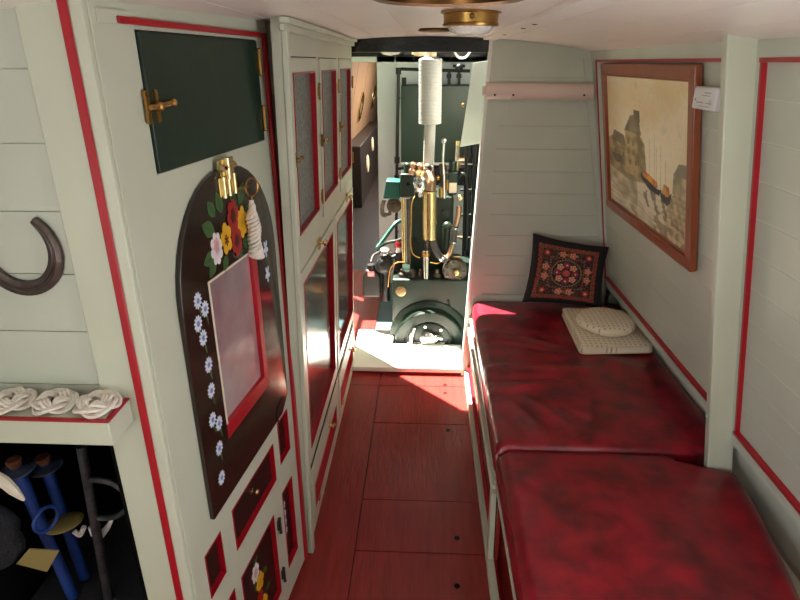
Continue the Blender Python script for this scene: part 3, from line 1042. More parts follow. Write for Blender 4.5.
WR = [((.27, 2.60), (.62, 2.42), .007, .020), ((.27, 2.48), (.60, 2.36), -.006, .018), ((.27, 2.22), (.70, 2.20), .009, .024), ((.26, 2.12), (.62, 2.13), -.008, .020),
      ((.27, 2.02), (.55, 2.08), .007, .02), ((.40, 1.98), (.58, 1.72), .007, .018), ((.45, 1.98), (.66, 1.78), -.006, .02), ((.34, 1.95), (.45, 1.72), .006, .02),
      ((.30, 1.90), (.38, 1.70), -.005, .02), ((.60, 2.55), (.95, 2.15), .004, .05), ((.28, 2.80), (.5, 2.7), .004, .03), ((.65, 1.95), (.60, 1.75), .005, .02)]
WN = [((.30, 1.40), (.60, 1.30), .005, .03), ((.30, 1.20), (.55, 1.25), -.005, .03), ((.55, 1.45), (.75, 1.1), .004, .04), ((.60, 1.2), (.85, 1.0), .005, .04), ((.30, 1.52), (.40, 1.42), -.004, .02)]
wfar = lambda x, y: 1.6 * sum(ridge(x, y, *q) for q in WR)
wnear = lambda x, y: 1.0 * sum(ridge(x, y, *q) for q in WN)


def smooth(t):
    t = max(0, min(1, t))
    return t * t * (3 - 2 * t)


cushion('bench_cushion', 1.668, 2.990, lambda y: 0.258 + 0.012 * (y - 1.64), lambda y: 1.078 - 0.158 * (1 - smooth((y - 1.64) / 0.10)), 0.376, 0.490, 0.04, wfar,
        'far oxblood red leather bench cushion with the pillow and cream pads on it', 'red leather bench cushions')
cushion('bench_cushion', 0.40, 1.662, lambda y: 0.264, lambda y: (1.035 - 0.14 * smooth((1.60 - y) / 1.0)) - 0.165 * smooth((y - 1.580) / 0.035), 0.363, 0.484, 0.045, wnear,
        'near oxblood red leather bench cushion with a notched corner at the post', 'red leather bench cushions')

# ================================================================== CUSHIONS ON THE BENCH
def pigment(me, fn):
    """paint colours per corner from a function of the stored uv"""
    ca = me.color_attributes.new('pigment', 'BYTE_COLOR', 'CORNER')
    uv = me.uv_layers[0].data
    for i in range(len(me.loops)):
        c = fn(uv[i].uv[0], uv[i].uv[1])
        ca.data[i].color_srgb = (c[0] / 255, c[1] / 255, c[2] / 255, 1)


def mixc(a, c, t):
    t = max(0, min(1, t))
    return tuple(a[i] + (c[i] - a[i]) * t for i in range(3))


EMB_R, EMB_P, EMB_C, EMB_D = (176, 50, 44), (220, 120, 104), (206, 168, 124), (24, 18, 22)


def embroid(u, v):
    """u, v in 0..1 over the front of the pillow"""
    # the stitched square sits inside a wide black border
    x, y = (u - 0.08) / 0.80, (v - 0.06) / 0.82
    if x < 0 or x > 1 or y < 0 or y > 1:
        return EMB_D
    c = EMB_D
    X, Y = x - 0.5, y - 0.5
    m = max(abs(X), abs(Y))
    nz = noise.noise(V((x * 60, y * 60, 1)))
    along = (X if abs(Y) > abs(X) else Y)
    if m > 0.445:
        w = math.sin(along * 70) * 0.014
        k = m - 0.472 - w
        c = (170, 62, 46) if abs(k) < 0.012 else ((150, 104, 70) if abs(k) > 0.024 and nz > -.1 else (50, 22, 22))
        return c
    if 0.425 < m <= 0.445:
        return (128, 80, 56) if nz > -0.15 else (58, 30, 26)
    r = math.hypot(X, Y)
    th = math.atan2(Y, X)

    def flower(cx, cy, R0, petal=(216, 132, 110), mid=(170, 40, 40)):
        d = math.hypot(X - cx, Y - cy)
        a = math.atan2(Y - cy, X - cx)
        e = R0 * (0.86 + 0.14 * math.cos(5 * a))
        if d < e:
            if d < e * 0.33:
                return (224, 170, 130)
            if d < e * 0.55:
                return mid
            return petal
        return None
    # centre rosette
    if r < 0.075:
        return (206, 84, 76) if r < 0.06 and nz > -.25 else (120, 24, 40)
    if r < 0.24:
        for i in range(8):
            a = i * PI / 4 + PI / 8 * 0
            cx, cy = 0.155 * math.cos(a), 0.155 * math.sin(a)
            f = flower(cx, cy, 0.066, *(((150, 34, 70), (96, 18, 44)) if i % 2 == 0 else ((220, 150, 122), (176, 52, 48))))
            if f:
                return f
        return (96, 84, 52) if nz > 0.22 else EMB_D
    if r < 0.262:
        return (150, 128, 98) if math.sin(th * 40) > -0.3 else (40, 30, 30)
    if 0.275 < m < 0.292 and r > .26:
        return (140, 96, 66) if math.sin(along * 120) > -.3 else (70, 36, 30)
    # four side panels, pairs of flowers
    for sx, sy in ((0, 1), (0, -1), (1, 0), (-1, 0)):
        for k in (-1, 1):
            cx = sx * 0.355 + (k * 0.085 if sy else 0)
            cy = sy * 0.355 + (k * 0.085 if sx else 0)
            f = flower(cx, cy, 0.064)
            if f:
                return f
        d = abs(X - sx * 0.355) + abs(Y - sy * 0.355)
        if d < 0.04:
            return (120, 96, 52)
        ex, ey = X - sx * 0.355, Y - sy * 0.355
        g = abs(ex if sy else ey) - 0.16
        if abs(g) < 0.03 and abs(ey if sy else ex) < 0.03 - abs(g):
            return (112, 104, 110)
    for sx in (-1, 1):
        for sy in (-1, 1):
            f = flower(sx * 0.35, sy * 0.35, 0.058, (180, 44, 44), (216, 120, 100))
            if f:
                return f
            d = abs(X - sx * 0.26) + abs(Y - sy * 0.26)
            if d < 0.035:
                return (84, 74, 86)
    return (120, 64, 46) if nz > 0.12 else EMB_D


def pillow(name, corners, thick, n, fn, mt_front, mt_back, label, cat):
    """corners BL, BR, TR, TL; a stuffed square whose seam pinches to thin pointed corners"""
    BL, BR, TR, TL = corners
    nrm = ((BR - BL).cross(TL - BL)).normalized()
    bm = bmesh.new()
    uvl = bm.loops.layers.uv.new('uv')
    rows = {}
    for side in (1, -1):
        for i in range(n + 1):
            for j in range(n + 1):
                u, v = j / n, i / n
                eu, ev = 1 - abs(2 * u - 1) ** 2.6, 1 - abs(2 * v - 1) ** 2.6
                k = thick * (max(0, eu * ev)) ** 0.5
                # edges bow inwards a little between the corners
                uu = u + 0.035 * (0.5 - u) * (1 - (2 * v - 1) ** 2) * 2
                vv = v + 0.035 * (0.5 - v) * (1 - (2 * u - 1) ** 2) * 2
                p = (BL * (1 - uu) + BR * uu) * (1 - vv) + (TL * (1 - uu) + TR * uu) * vv
                p = p + nrm * (side * k) + nrm * 0.006 * noise.noise(V((u * 4, v * 4, side * 3)))
                edge = i in (0, n) or j in (0, n)
                if side == -1 and edge:
                    rows[(side, i, j)] = rows[(1, i, j)]
                else:
                    rows[(side, i, j)] = bm.verts.new(p)
    for side in (1, -1):
        for i in range(n):
            for j in range(n):
                q = [(i, j), (i, j + 1), (i + 1, j + 1), (i + 1, j)]
                if side == -1:
                    q = q[::-1]
                f = bm.faces.new([rows[(side, a, c)] for a, c in q])
                f.smooth = True
                f.material_index = 0 if side == 1 else 1
                for lp, (a, c) in zip(f.loops, q):
                    lp[uvl].uv = (c / n, a / n)
    me = bpy.data.meshes.new(name)
    org = (BL + BR) / 2
    bmesh.ops.translate(bm, verts=bm.verts, vec=-org)
    bm.to_mesh(me)
    bm.free()
    me.materials.append(mt_front)
    me.materials.append(mt_back)
    pigment(me, fn)
    o = bpy.data.objects.new(name, me)
    COL.objects.link(o)
    o.location = org
    o['label'], o['category'] = label, cat
    return o


M['embroid'] = mat_vcol('embroidered cloth', 0.8, bump=0.3, bscale=300)
M['blackcloth'] = mat('black velvet', (22, 18, 22), 0.9, sheen=0.3)
pillow('embroidered_pillow', (at(522, 302, 2.80), at(602, 309, 2.76), at(609, 247, 2.87), at(533, 233, 2.945)), 0.055, 150, embroid, M['embroid'], M['blackcloth'],
       'black square pillow with embroidered red and cream flowers in the far bench corner', 'pillow')


def soft_slab(b, outline, z0, z1, r, steps=6, seg=0):
    """flat pad with rounded top and bottom edges from a closed outline (x,y)"""
    c = V((sum(p[0] for p in outline) / len(outline), sum(p[1] for p in outline) / len(outline), 0))
    loops = []
    prof = [(-r * (1 - math.sin(PI / 2 * k / steps)), z0 + r * (1 - math.cos(PI / 2 * k / steps))) for k in range(steps + 1)]
    prof += [(-r * (1 - math.cos(PI / 2 * k / steps)), z1 - r + r * math.sin(PI / 2 * k / steps)) for k in range(steps + 1)]
    n = len(outline)

    def ins(d):
        out = []
        for i in range(n):
            p = V((*outline[i], 0))
            q = c - p
            out.append(p + q.normalized() * (-d if d < 0 else 0) * 1.2)
        return out
    for d, z in prof:
        loops.append([b.bm.verts.new((p.x, p.y, z)) for p in ins(d)])
    for a, e in zip(loops, loops[1:]):
        for i in range(n):
            b.face([a[i], a[(i + 1) % n], e[(i + 1) % n], e[i]])
    b.face(loops[0])
    # crown rings
    top = loops[-1]
    for k, (s, dz) in enumerate(((0.7, 0.004), (0.35, 0.007))):
        new = [b.bm.verts.new((c.x + (outline[i][0] - c.x) * s, c.y + (outline[i][1] - c.y) * s, z1 + dz)) for i in range(n)]
        for i in range(n):
            b.face([top[i], top[(i + 1) % n], new[(i + 1) % n], new[i]])
        top = new
    b.face(top)


def round_rect(pts, r, k=6):
    out = []
    n = len(pts)
    for i in range(n):
        p0, p1, p2 = V((*pts[i - 1], 0)), V((*pts[i], 0)), V((*pts[(i + 1) % n], 0))
        a = p1 + (p0 - p1).normalized() * r
        e = p1 + (p2 - p1).normalized() * r
        for j in range(k + 1):
            t = j / k
            q = a * (1 - t) ** 2 + p1 * 2 * t * (1 - t) + e * t * t
            out.append((q.x, q.y))
    return out


ZC = 0.4965
t = thing('seat_pad', (0.88, 2.57, ZC), 'square cream sprigged seat pad lying flat on the far red cushion', 'seat pad')
sq = [(0.700, 2.320), (1.030, 2.350), (1.060, 2.745), (0.712, 2.77)]
b = mb('pad')
soft_slab(b, round_rect(sq, 0.03), ZC, ZC + 0.042, 0.012)
b.build('cover', t, sharp=1.2)
pp = [(x, y, ZC + 0.036) for x, y in round_rect(sq, 0.03)]
p2 = [(x, y, ZC + 0.006) for x, y in round_rect(sq, 0.03)]
mb('cream').tube(pp, 0.003, 8, closed=True).tube(p2, 0.003, 8, closed=True).build('piping', t, label='plain cream piping')
t = thing('round_pad', (0.865, 2.52, ZC + .048), 'round cream sprigged pad resting on the square seat pad', 'seat pad')
b = mb('pad')
ol = [(0.862 + 0.133 * math.cos(2 * PI * i / 40), 2.535 + 0.140 * math.sin(2 * PI * i / 40)) for i in range(40)]
soft_slab(b, ol, ZC + 0.0475, ZC + 0.092, 0.021)
b.build('cover', t, sharp=1.2)
mb('cream').tube([(x, y, ZC + 0.068) for x, y in ol], 0.0028, 8, closed=True).build('piping', t, label='plain cream piping')

# ================================================================== PAINTING
tp = thing('framed_painting', FR.p(2.31, 1.05, 0.03), 'brown wood framed harbour painting of sailing barges and a tall mill on the right wall', 'painting')
A0, A1, B0, B1 = 1.842, 2.806, 1.060, 1.698
fw = 0.050
b = mb('wood')
for w0, w1, c0, c1 in ((0, fw - .008, 0.004, 0.030), (fw - .008, fw, 0.004, 0.022)):
    b.prism([(A0 + w0, B0 + w0), (A1 - w0, B0 + w0), (A1 - w1, B0 + w1), (A0 + w1, B0 + w1)], c0, c1, FR)
    b.prism([(A0 + w0, B1 - w0), (A1 - w0, B1 - w0), (A1 - w1, B1 - w1), (A0 + w1, B1 - w1)], c0, c1, FR)
    b.prism([(A0 + w0, B0 + w0), (A0 + w1, B0 + w1), (A0 + w1, B1 - w1), (A0 + w0, B1 - w0)], c0, c1, FR)
    b.prism([(A1 - w0, B0 + w0), (A1 - w1, B0 + w1), (A1 - w1, B1 - w1), (A1 - w0, B1 - w0)], c0, c1, FR)
b.build('frame', tp, bevel=0.004, segs=3)


def in_poly(x, y, P):
    r = False
    j = len(P) - 1
    for i in range(len(P)):
        if (P[i][1] > y) != (P[j][1] > y) and x < (P[j][0] - P[i][0]) * (y - P[i][1]) / (P[j][1] - P[i][1]) + P[i][0]:
            r = not r
        j = i
    return r


def harbour(u, v):
    """u from left to right as seen, v up; loose brushwork of a hazy harbour"""
    u = (u / 2.75) / (u / 2.75 + (1 - u) / 1.87)
    n1 = noise.noise(V((u * 4, v * 5, 0.3)))
    n2 = noise.noise(V((u * 16, v * 18, 2.3)))
    n3 = noise.noise(V((u * 45, v * 50, 5)))
    uu, vv = u + n3 * 0.004, v + n3 * 0.004
    sky = mixc((232, 208, 158), (246, 236, 208), 0.5 + n1 * 0.9 + n2 * .3)
    sky = mixc(sky, (176, 164, 136), max(0, (0.25 - u)) * 1.6 * max(0, v - .5) + max(0, n2 - .2) * .5)
    sky = mixc(sky, (252, 242, 212), max(0, 1 - math.hypot(u - .62, v - .42) * 2.6))
    c = sky
    wl = 0.30 + 0.03 * n2
    if v < wl + 0.06:
        w = mixc((234, 224, 198), (190, 174, 142), (wl - v) * 1.8 + n2 * .5 + .2 * math.sin(v * 160 + n1 * 6))
        c = mixc(c, w, (wl + .06 - v) / 0.06)
    # masts and haze of rigging
    for mx, top in ((.50, .62), (.56, .66), (.585, .58), (.64, .60), (.70, .52)):
        if abs(uu - mx) < 0.0045 and .30 < v < top:
            c = mixc(c, (164, 150, 118), 0.32)
    # big mill building
    BLD = (160, 142, 100)
    if in_poly(uu, vv, [(0.0, .30), (0.0, .52), (.06, .56), (.20, .55), (.24, .46), (.42, .44), (.46, .30), (.24, .26)]):
        c = mixc((182, 160, 114), (120, 104, 74), .3 + n2 * 1.3)
    if in_poly(uu, vv, [(.20, .30), (.20, .62), (.36, .64), (.44, .56), (.46, .33)]):
        c = mixc((196, 172, 122), (128, 112, 78), .15 + n2 + (0.6 if uu > .35 else 0))
    if in_poly(uu, vv, [(.19, .62), (.27, .74), (.36, .75), (.40, .62)]):
        c = mixc((150, 136, 106), (108, 96, 72), .4 + n2)
    if in_poly(uu, vv, [(.31, .72), (.31, .78), (.38, .78), (.385, .70)]):
        c = mixc((128, 114, 86), (96, 86, 66), .5 + n2)
    if in_poly(uu, vv, [(.04, .52), (.07, .60), (.19, .58), (.21, .50)]):
        c = mixc((136, 120, 90), (104, 92, 68), .5 + n2)
    for wx, wy in ((.24, .55), (.30, .55), (.24, .48), (.30, .48), (.26, .40), (.33, .41), (.08, .44), (.13, .43), (.17, .43)):
        if abs(uu - wx) < .011 and abs(vv - wy) < .018:
            c = mixc(c, (84, 74, 58), 0.55)
    if math.hypot(uu - .10, (vv - .40) * 1.1) < .055 and vv < .42:
        c = mixc(c, (80, 72, 56), .8)
    # reflections, quays
    if v < .30 and u < .34 and v > 0.30 - u * .55 - .12:
        c = mixc(c, (150, 134, 102), .45 + n2 * .6)
    # right quay wall
    if in_poly(uu, vv, [(.70, .0), (.69, .14), (.73, .26), (.82, .34), (1.0, .38), (1.0, 0)]):
        st = math.sin(u * 90 + math.floor(v * 26) * 2) * .3 + math.sin(v * 26 * PI * 2) * .25
        c = mixc((212, 194, 150), (150, 132, 98), .45 + st * .6 + n2 * .7)
    if in_poly(uu, vv, [(.79, .33), (.80, .45), (.86, .51), (1.0, .52), (1.0, .36)]):
        c = mixc((204, 190, 152), (150, 138, 106), .4 + n2)
    if in_poly(uu, vv, [(.80, .45), (.87, .53), (1.0, .54), (1.0, .46)]):
        c = (146, 136, 112)
    if v < .22 - .1 * u and u > .55 and n2 > -.1:
        c = mixc(c, (112, 92, 62), .5)
    # boats
    if in_poly(uu, vv, [(.38, .36), (.40, .315), (.50, .27), (.62, .265), (.655, .315), (.60, .305), (.48, .33)]):
        c = (52, 46, 44)
    if in_poly(uu, vv, [(.415, .345), (.44, .385), (.52, .37), (.60, .345), (.60, .31), (.48, .33)]):
        c = mixc((206, 64, 30), (236, 176, 60), .5 + n2 * 1.6)
    if in_poly(uu, vv, [(.63, .30), (.65, .245), (.72, .23), (.76, .255), (.785, .33), (.72, .285)]):
        c = (56, 48, 42)
    if in_poly(uu, vv, [(.655, .30), (.68, .36), (.745, .355), (.76, .31), (.72, .285)]):
        c = mixc((222, 176, 70), (190, 90, 40), .4 + n2 * 1.6)
    if v < .27 and (.42 < u < .60 or .64 < u < .75) and n2 + n3 * .5 > .05 and v > .14:
        c = mixc(c, (96, 84, 66), .6)
    return c


M['canvas'] = mat_vcol('oil painted canvas', 0.42, bump=0.25, bscale=120)
bm = bmesh.new()
uvl = bm.loops.layers.uv.new('uv')
nu, nv = 260, 190
g = [[bm.verts.new(FR.p(A1 - fw + .004 - (A1 - A0 - 2 * fw + .008) * i / nu, B0 + fw - .004 + (B1 - B0 - 2 * fw + .008) * j / nv, 0.0155)) for i in range(nu + 1)] for j in range(nv + 1)]
for j in range(nv):
    for i in range(nu):
        f = bm.faces.new([g[j][i], g[j][i + 1], g[j + 1][i + 1], g[j + 1][i]])
        for lp, (a, c) in zip(f.loops, ((i, j), (i + 1, j), (i + 1, j + 1), (i, j + 1))):
            lp[uvl].uv = (a / nu, c / nv)
bmesh.ops.translate(bm, verts=bm.verts, vec=-V(tp.location))
me = bpy.data.meshes.new('canvas')
bm.to_mesh(me)
bm.free()
me.materials.append(M['canvas'])
pigment(me, harbour)
o = bpy.data.objects.new('canvas', me)
COL.objects.link(o)
o.parent = tp
md = o.modifiers.new('thickness', 'SOLIDIFY')
md.thickness = 0.006
md.offset = 0

# alarm box between painting and post
tk = thing('alarm_box', FR.p(1.70, 1.52, 0.05), 'small white plastic alarm box beside the painting and the post', 'alarm')
XA = 0.742
def atX(px, py, X):
    r = _fw * FPX + _rt * (px - 400) - _up * (py - 300)
    return CAMPOS + r * (X / r.x)
pa, pb = atX(695, 86, XA), atX(713, 112, XA)
b = mb('whiteplastic').box(XA, XA + 0.028, pb.y, pa.y, pb.z, pa.z)
b.build('case', tk, bevel=0.005, segs=3)
b = mb('grey')
yy0, yy1, zz0, zz1 = pb.y, pa.y, pb.z, pa.z
W_, H_ = yy1 - yy0, zz1 - zz0
for (u0, u1, v0, v1) in ((.22, .50, .74, .77), (.22, .62, .62, .64), (.84, .88, .36, .48), (.48, .80, .30, .33), (.12, .40, .30, .32), (.2, .7, .16, .18)):
    b.box(XA - 0.0006, XA, yy0 + W_ * u0, yy0 + W_ * u1, zz0 + H_ * v0, zz0 + H_ * v1)
b.torus((XA, yy0 + W_ * .2, zz0 + H_ * .36), (1, 0, 0), 0.005, .0006, 16, 6)
b.build('printing', tk, label='small grey printing')
mb('whiteplastic').box(XA + .028, XA + .068, yy0 + .015, yy1 - .012, zz0 + .02, zz1 - .02).build('bracket', tk)

# strip light on the bulkhead
ts = thing('strip_light', (0.53, 2.95, 1.53), 'pinkish white tubular strip light with pull cords on the far bulkhead', 'strip light')
b = mb('plastic')
prof = []
for i in range(15):
    th = -PI / 2 + PI * i / 14
    prof.append((2.972 - 0.036 * math.cos(th), 1.571 + 0.038 * math.sin(th)))
prof += [(2.994, 1.609), (2.994, 1.533)]
b.prism(prof, 0.292, 0.788, Fr((0, 0, 0), (0, 1, 0), (0, 0, 1), (1, 0, 0)))
b.build('housing', ts, bevel=0.002)
b = mb('plastic').cyl((0.268, 2.968, 1.572), (0.294, 2.968, 1.572), 0.021, n=18)
b.prism([(0.3 * 0 + p[0], p[1]) for p in [(2.994, 1.612), (2.994, 1.530), (2.96, 1.528), (2.934, 1.55), (2.930, 1.575), (2.94, 1.60), (2.965, 1.612)]], 0.284, 0.296, Fr((0, 0, 0), (0, 1, 0), (0, 0, 1), (1, 0, 0)))
b.build('end_cap', ts, bevel=0.002)
for xx in (0.325, 0.412, 0.745):
    mb('black').cyl((xx, 2.937, 1.555), (xx, 2.942, 1.555), 0.005, n=10).build('screw', ts)
for xx in (0.405, 0.735):
    mb('plastic').tube([(xx, 2.944, 1.546), (xx - .002, 2.936, 1.52), (xx - .008, 2.936, 1.48)], 0.0016, 6, smooth=4).build('pull_cord', ts)

# ================================================================== CEILING FITTINGS
zc = camber(.10)
tl = thing('ceiling_lamp', (0.118, 1.585, zc - .04), 'round brass ceiling lamp with cut glass lens ahead of the beam', 'ceiling lamp')
LC = V((0.104, 1.56, camber(.104)))
mb('oldbrass').lathe(LC, (0, 0, -1), [(0, 0), (0.072, 0), (0.073, 0.004), (0.066, 0.006), (0.065, 0.026), (0.068, 0.028), (0.066, 0.033), (0.05, 0.035)], 40).build('rim', tl)
b = mb('crystal').lathe(LC + V((0, 0, -0.031)), (0, 0, -1), [(0.056, 0), (0.054, 0.008), (0.046, 0.016), (0.028, 0.021), (0, 0.022)], 40)
b.build('lens', tl)
for i in range(3):
    th = 2 * PI * i / 3 - 1.6
    mb('oldbrass').ball(LC + V((0.066 * math.cos(th), 0.066 * math.sin(th), -0.014)), 0.006, n=10, k=6).build('screw', tl)
tl = thing('roof_vent', (0.0, 1.2, 1.79), 'large brass ring roof vent cut by the top edge of the photo', 'roof vent')
RV = V((0.036, 1.12, camber(0)))
b = mb('bronze').lathe(RV, (0, 0, -1), [(0.13, 0), (0.142, 0.0), (0.140, 0.012), (0.128, 0.016), (0.118, 0.012), (0.116, 0)], 48)
b.build('ring', tl)
mb('black').lathe(RV, (0, 0, -1), [(0, 0.003), (0.117, 0.003), (0.117, 0.001), (0, 0.001)], 40).build('mesh', tl)
tl = thing('ceiling_disc', (0.03, 2.4, 1.80), 'small flat brown brass disc on ceiling behind the cut glass lamp', 'ceiling fitting')
mb('bronze').lathe((0.028, 2.36, camber(.03)), (0, 0, -1), [(0, 0), (0.058, 0), (0.060, 0.006), (0.050, 0.011), (0, 0.012)], 36).build('disc', tl)
mb('bronze').torus((0.028, 2.36, camber(.03) - .006), (0, 0, 1), 0.0585, 0.0035).build('rim', tl)

# ================================================================== DOORWAY AND ENGINE ROOM
ts = thing('step_board', (-0.08, 3.2, 0), 'white painted step board across the engine room doorway', 'step')
b = mb('white').prism([(-0.425, 2.985), (0.243, 2.985), (0.243, 3.30), (-0.19, 3.30), (-0.19, 3.50), (-0.425, 3.50)], 0.018, 0.046)
b.build('board', ts, bevel=0.003)
mb('floor').box(-0.425, 0.243, 3.0, 3.03, -0.03, 0.018).build('riser', ts, label='red riser')
b = mb('white').box(-0.436, -0.412, 3.018, 3.04, 0.0, 1.75)
b.build('trim_11', None, **ST)

# --- engine
te = thing('engine', (0.03, 3.75, -0.05), 'dark green vintage diesel engine with brass tubes behind the doorway', 'engine')
YF = 3.44
cl, cr, ct = at(392, 281, YF), at(482, 281, YF), at(430, 280, YF)
b = mb('green_engine').box(cl.x, cr.x, YF, YF + 0.52, -0.06, ct.z)
b.build('crankcase', te, bevel=0.012, segs=3)
fc = at(429, 343, 3.36)
FCX, FCZ = fc.x, fc.z
FYF = Fr((FCX, YF, FCZ), (1, 0, 0), (0, 0, 1), (0, -1, 0))
b = mb('green_engine').lathe((FCX, YF + .01, FCZ), (0, -1, 0), [(0.262, 0), (0.262, 0.02), (0.25, 0.03), (0.225, 0.035), (0.222, 0.095), (0.214, 0.105), (0.165, 0.108), (0.160, 0.100), (0, 0.100)], 56)
b.build('flywheel_housing', te)
b = mb('green_engine').lathe((FCX, YF - .09, FCZ), (0, -1, 0), [(0, 0), (0.15, 0), (0.148, 0.014), (0.12, 0.022), (0.06, 0.026), (0.055, 0.05), (0, 0.052)], 48)
b.build('end_cover', te)
for i in range(8):
    th = 2 * PI * i / 8 + .2
    mb('steel').cyl((FCX + .132 * math.cos(th), YF - .10, FCZ + .132 * math.sin(th)), (FCX + .132 * math.cos(th), YF - .118, FCZ + .132 * math.sin(th)), 0.009, n=6).build('cover_bolt', te)
b = mb('steel').lathe((FCX - .01, YF - .13, FCZ + .06), (0, -1, 0), [(0, 0), (.045, 0), (.047, .02), (.035, .028), (0, .03)], 24)
b.tube([(FCX - .115, YF - .12, FCZ + .01), (FCX - .110, YF - .13, FCZ + .07), (FCX - .095, YF - .13, FCZ + .13)], [.022, .014, .010], 10, smooth=4)
b.tube([(FCX + .02, YF - .13, FCZ + .03), (FCX + .05, YF - .14, FCZ + .07), (FCX + .085, YF - .13, FCZ + .05)], [.02, .022, .012], 10, smooth=4)
b.cyl((FCX - .14, YF - .12, FCZ + .02), (FCX + .10, YF - .12, FCZ + .02), .010, n=10)
b.build('starting_dog', te, label='bright steel starting dog')
p = at(401, 291, YF)
mb('brass').lathe((p.x, YF, p.z), (0, -1, 0), [(0, 0), (.034, 0), (.036, .004), (.034, .008), (.02, .009), (0, .009)], 32).build('maker_plate', te, label='round brass plate')
# cylinder block
YB = 3.62
bl, br, bt, bb = at(410, 200, YB), at(454, 200, YB), at(430, 196, YB), at(430, 280, YB)
b = mb('green_engine').box(bl.x, br.x, YB, YB + 0.30, ct.z - .02, bt.z)
b.build('cylinder_block', te, bevel=0.02, segs=3)
for px, py in ((415, 243), (445, 243), (445, 214), (417, 214)):
    q = at(px, py, YB)
    mb('green_engine').cyl((q.x, YB, q.z), (q.x, YB - .014, q.z), .030, n=24).build('side_cover', te, bevel=.002)
# cylinder heads
for (px0, px1, py0, py1, yy) in ((400, 415, 174, 198, 3.58), (447, 458, 172, 195, 3.64)):
    q0, q1 = at(px0, py1, yy), at(px1, py0, yy)
    b = mb('green_engine').box(q0.x, q1.x, yy, yy + .16, q0.z, q1.z).cyl(((q0.x + q1.x) / 2, yy + .05, q1.z - .01), ((q0.x + q1.x) / 2, yy + .05, q1.z + .06), .026, n=18)
    b.build('cylinder_head', te, bevel=0.01, segs=3)
q = at(408, 184, 3.58)
mb('black').cyl((q.x, 3.575, q.z), (q.x, 3.585, q.z), .011, n=16).build('port', te, label='black round port')
b = mb('ivory')
q0, q1 = at(449, 193, 3.63), at(457, 183, 3.63)
b.box(q0.x, q1.x, 3.634, 3.639, q0.z, q1.z).build('name_plate', te, label='pale plate')
# teal belt guard, pulley underneath
yy = 3.62
P = [at(383, 199, yy), at(400, 199, yy), at(400, 182, yy), at(386, 181, yy)]
b = mb('teal')
lo = [b.bm.verts.new(q) for q in P]
hi = [b.bm.verts.new(q + V((0, .12, 0))) for q in P]
b.face(lo), b.face(hi)
for i in range(4):
    b.face([lo[i], lo[(i + 1) % 4], hi[(i + 1) % 4], hi[i]])
b.build('belt_guard', te, bevel=0.006, label='teal green guard')
q = at(394, 206, 3.63)
b = mb('grime').lathe(q, (0, -1, 0), [(0, -.05), (.045, -.05), (.047, 0), (.035, .006), (.033, .012), (.022, .012), (.02, .02), (0, .022)], 24)
b.tube([at(384, 200, 3.63), at(382, 208, 3.63), at(383, 215, 3.63), at(387, 214, 3.63), at(391, 213, 3.63)], .014, 8, smooth=3)
b.build('pulley', te)
# brass push rod tube + dark companion
mb('brass').cyl(at(403, 199, 3.52), at(404, 262, 3.50), .0135, n=18).build('brass_tube', te)
mb('grime').cyl(at(408, 199, 3.55), at(409, 264, 3.53), .012, n=14).build('push_rod', te)
# brass air cleaner with copper elbow
b = mb('brass').cyl(at(429.5, 191, 3.50), at(429.5, 239, 3.50), .0435, n=32).torus(at(429.5, 191.5, 3.50), (0, 0, 1), .0435, .003).torus(at(429.5, 238.5, 3.50), (0, 0, 1), .0435, .003)
b.build('brass_cylinder', te)
b = mb('copper').tube([at(430, 191, 3.50), at(431, 183, 3.51), at(430, 176, 3.54), at(425, 171, 3.58)], [.033, .031, .028, .028], 16, smooth=5)
b.build('elbow', te, label='copper elbow')
# brass topped bowl
q = at(420, 183, 3.46)
b = mb('steel').lathe(q + V((0, 0, .045)), (0, 0, -1), [(0, 0), (.022, .004), (.036, .02), (.044, .045), (.040, .07), (.022, .095), (.010, .105), (.008, .13), (0, .135)], 24)
b.build('filter_bowl', te, label='silver bowl')
b = mb('brass').lathe(q + V((0, 0, .045)), (0, 0, 1), [(0, -.004), (.024, -.004), (.030, .004), (.033, .018), (.028, .024), (.018, .026), (0, .028)], 20)
b.build('filter_cap', te)
b = mb('copper')
for px, py in ((413, 165), (412, 171), (420, 166)):
    b.lathe(at(px, py, 3.56), (0, -.3, 1), [(0, -.02), (.018, -.02), (.02, -.005), (.02, .008), (.012, .016), (0, .018)], 16)
b.tube([at(413, 171, 3.56), at(421, 169, 3.57), at(428, 165, 3.57), at(433, 169, 3.57), at(432, 176, 3.56)], .008, 8, smooth=4)
b.build('union_fittings', te, label='copper pipe unions')
b = mb('steel').torus(at(429, 169, 3.55), (0, -1, .2), .022, .006)
b.build('pipe_loop', te)
# levers
b = mb('steel').tube([at(444, 198, 3.56), at(444, 175, 3.56), at(443, 160, 3.56), at(444, 143, 3.56)], [.012, .009, .007, .008], 10, smooth=3).ball(at(444, 141, 3.56), .017, n=16, k=10)
b.m('grime').cyl(at(444, 196, 3.57), at(443, 164, 3.57), .017, n=12).cyl(at(440, 172, 3.57), at(448, 172, 3.57), .012, n=10).cyl(at(439, 185, 3.57), at(449, 185, 3.57), .010, n=10)
b.ball(at(441, 166, 3.57), .016, n=12, k=8).ball(at(447, 168, 3.57), .015, n=12, k=8)
b.build('control_lever', te, label='bright steel lever')
b = mb('oldbrass').cyl(at(441, 197, 3.55), at(441, 188, 3.55), .014, n=14).cyl(at(447, 190, 3.56), at(447, 180, 3.56), .010, n=12).ball(at(438, 178, 3.56), .014, n=12, k=8)
b.build('brass_fittings', te)
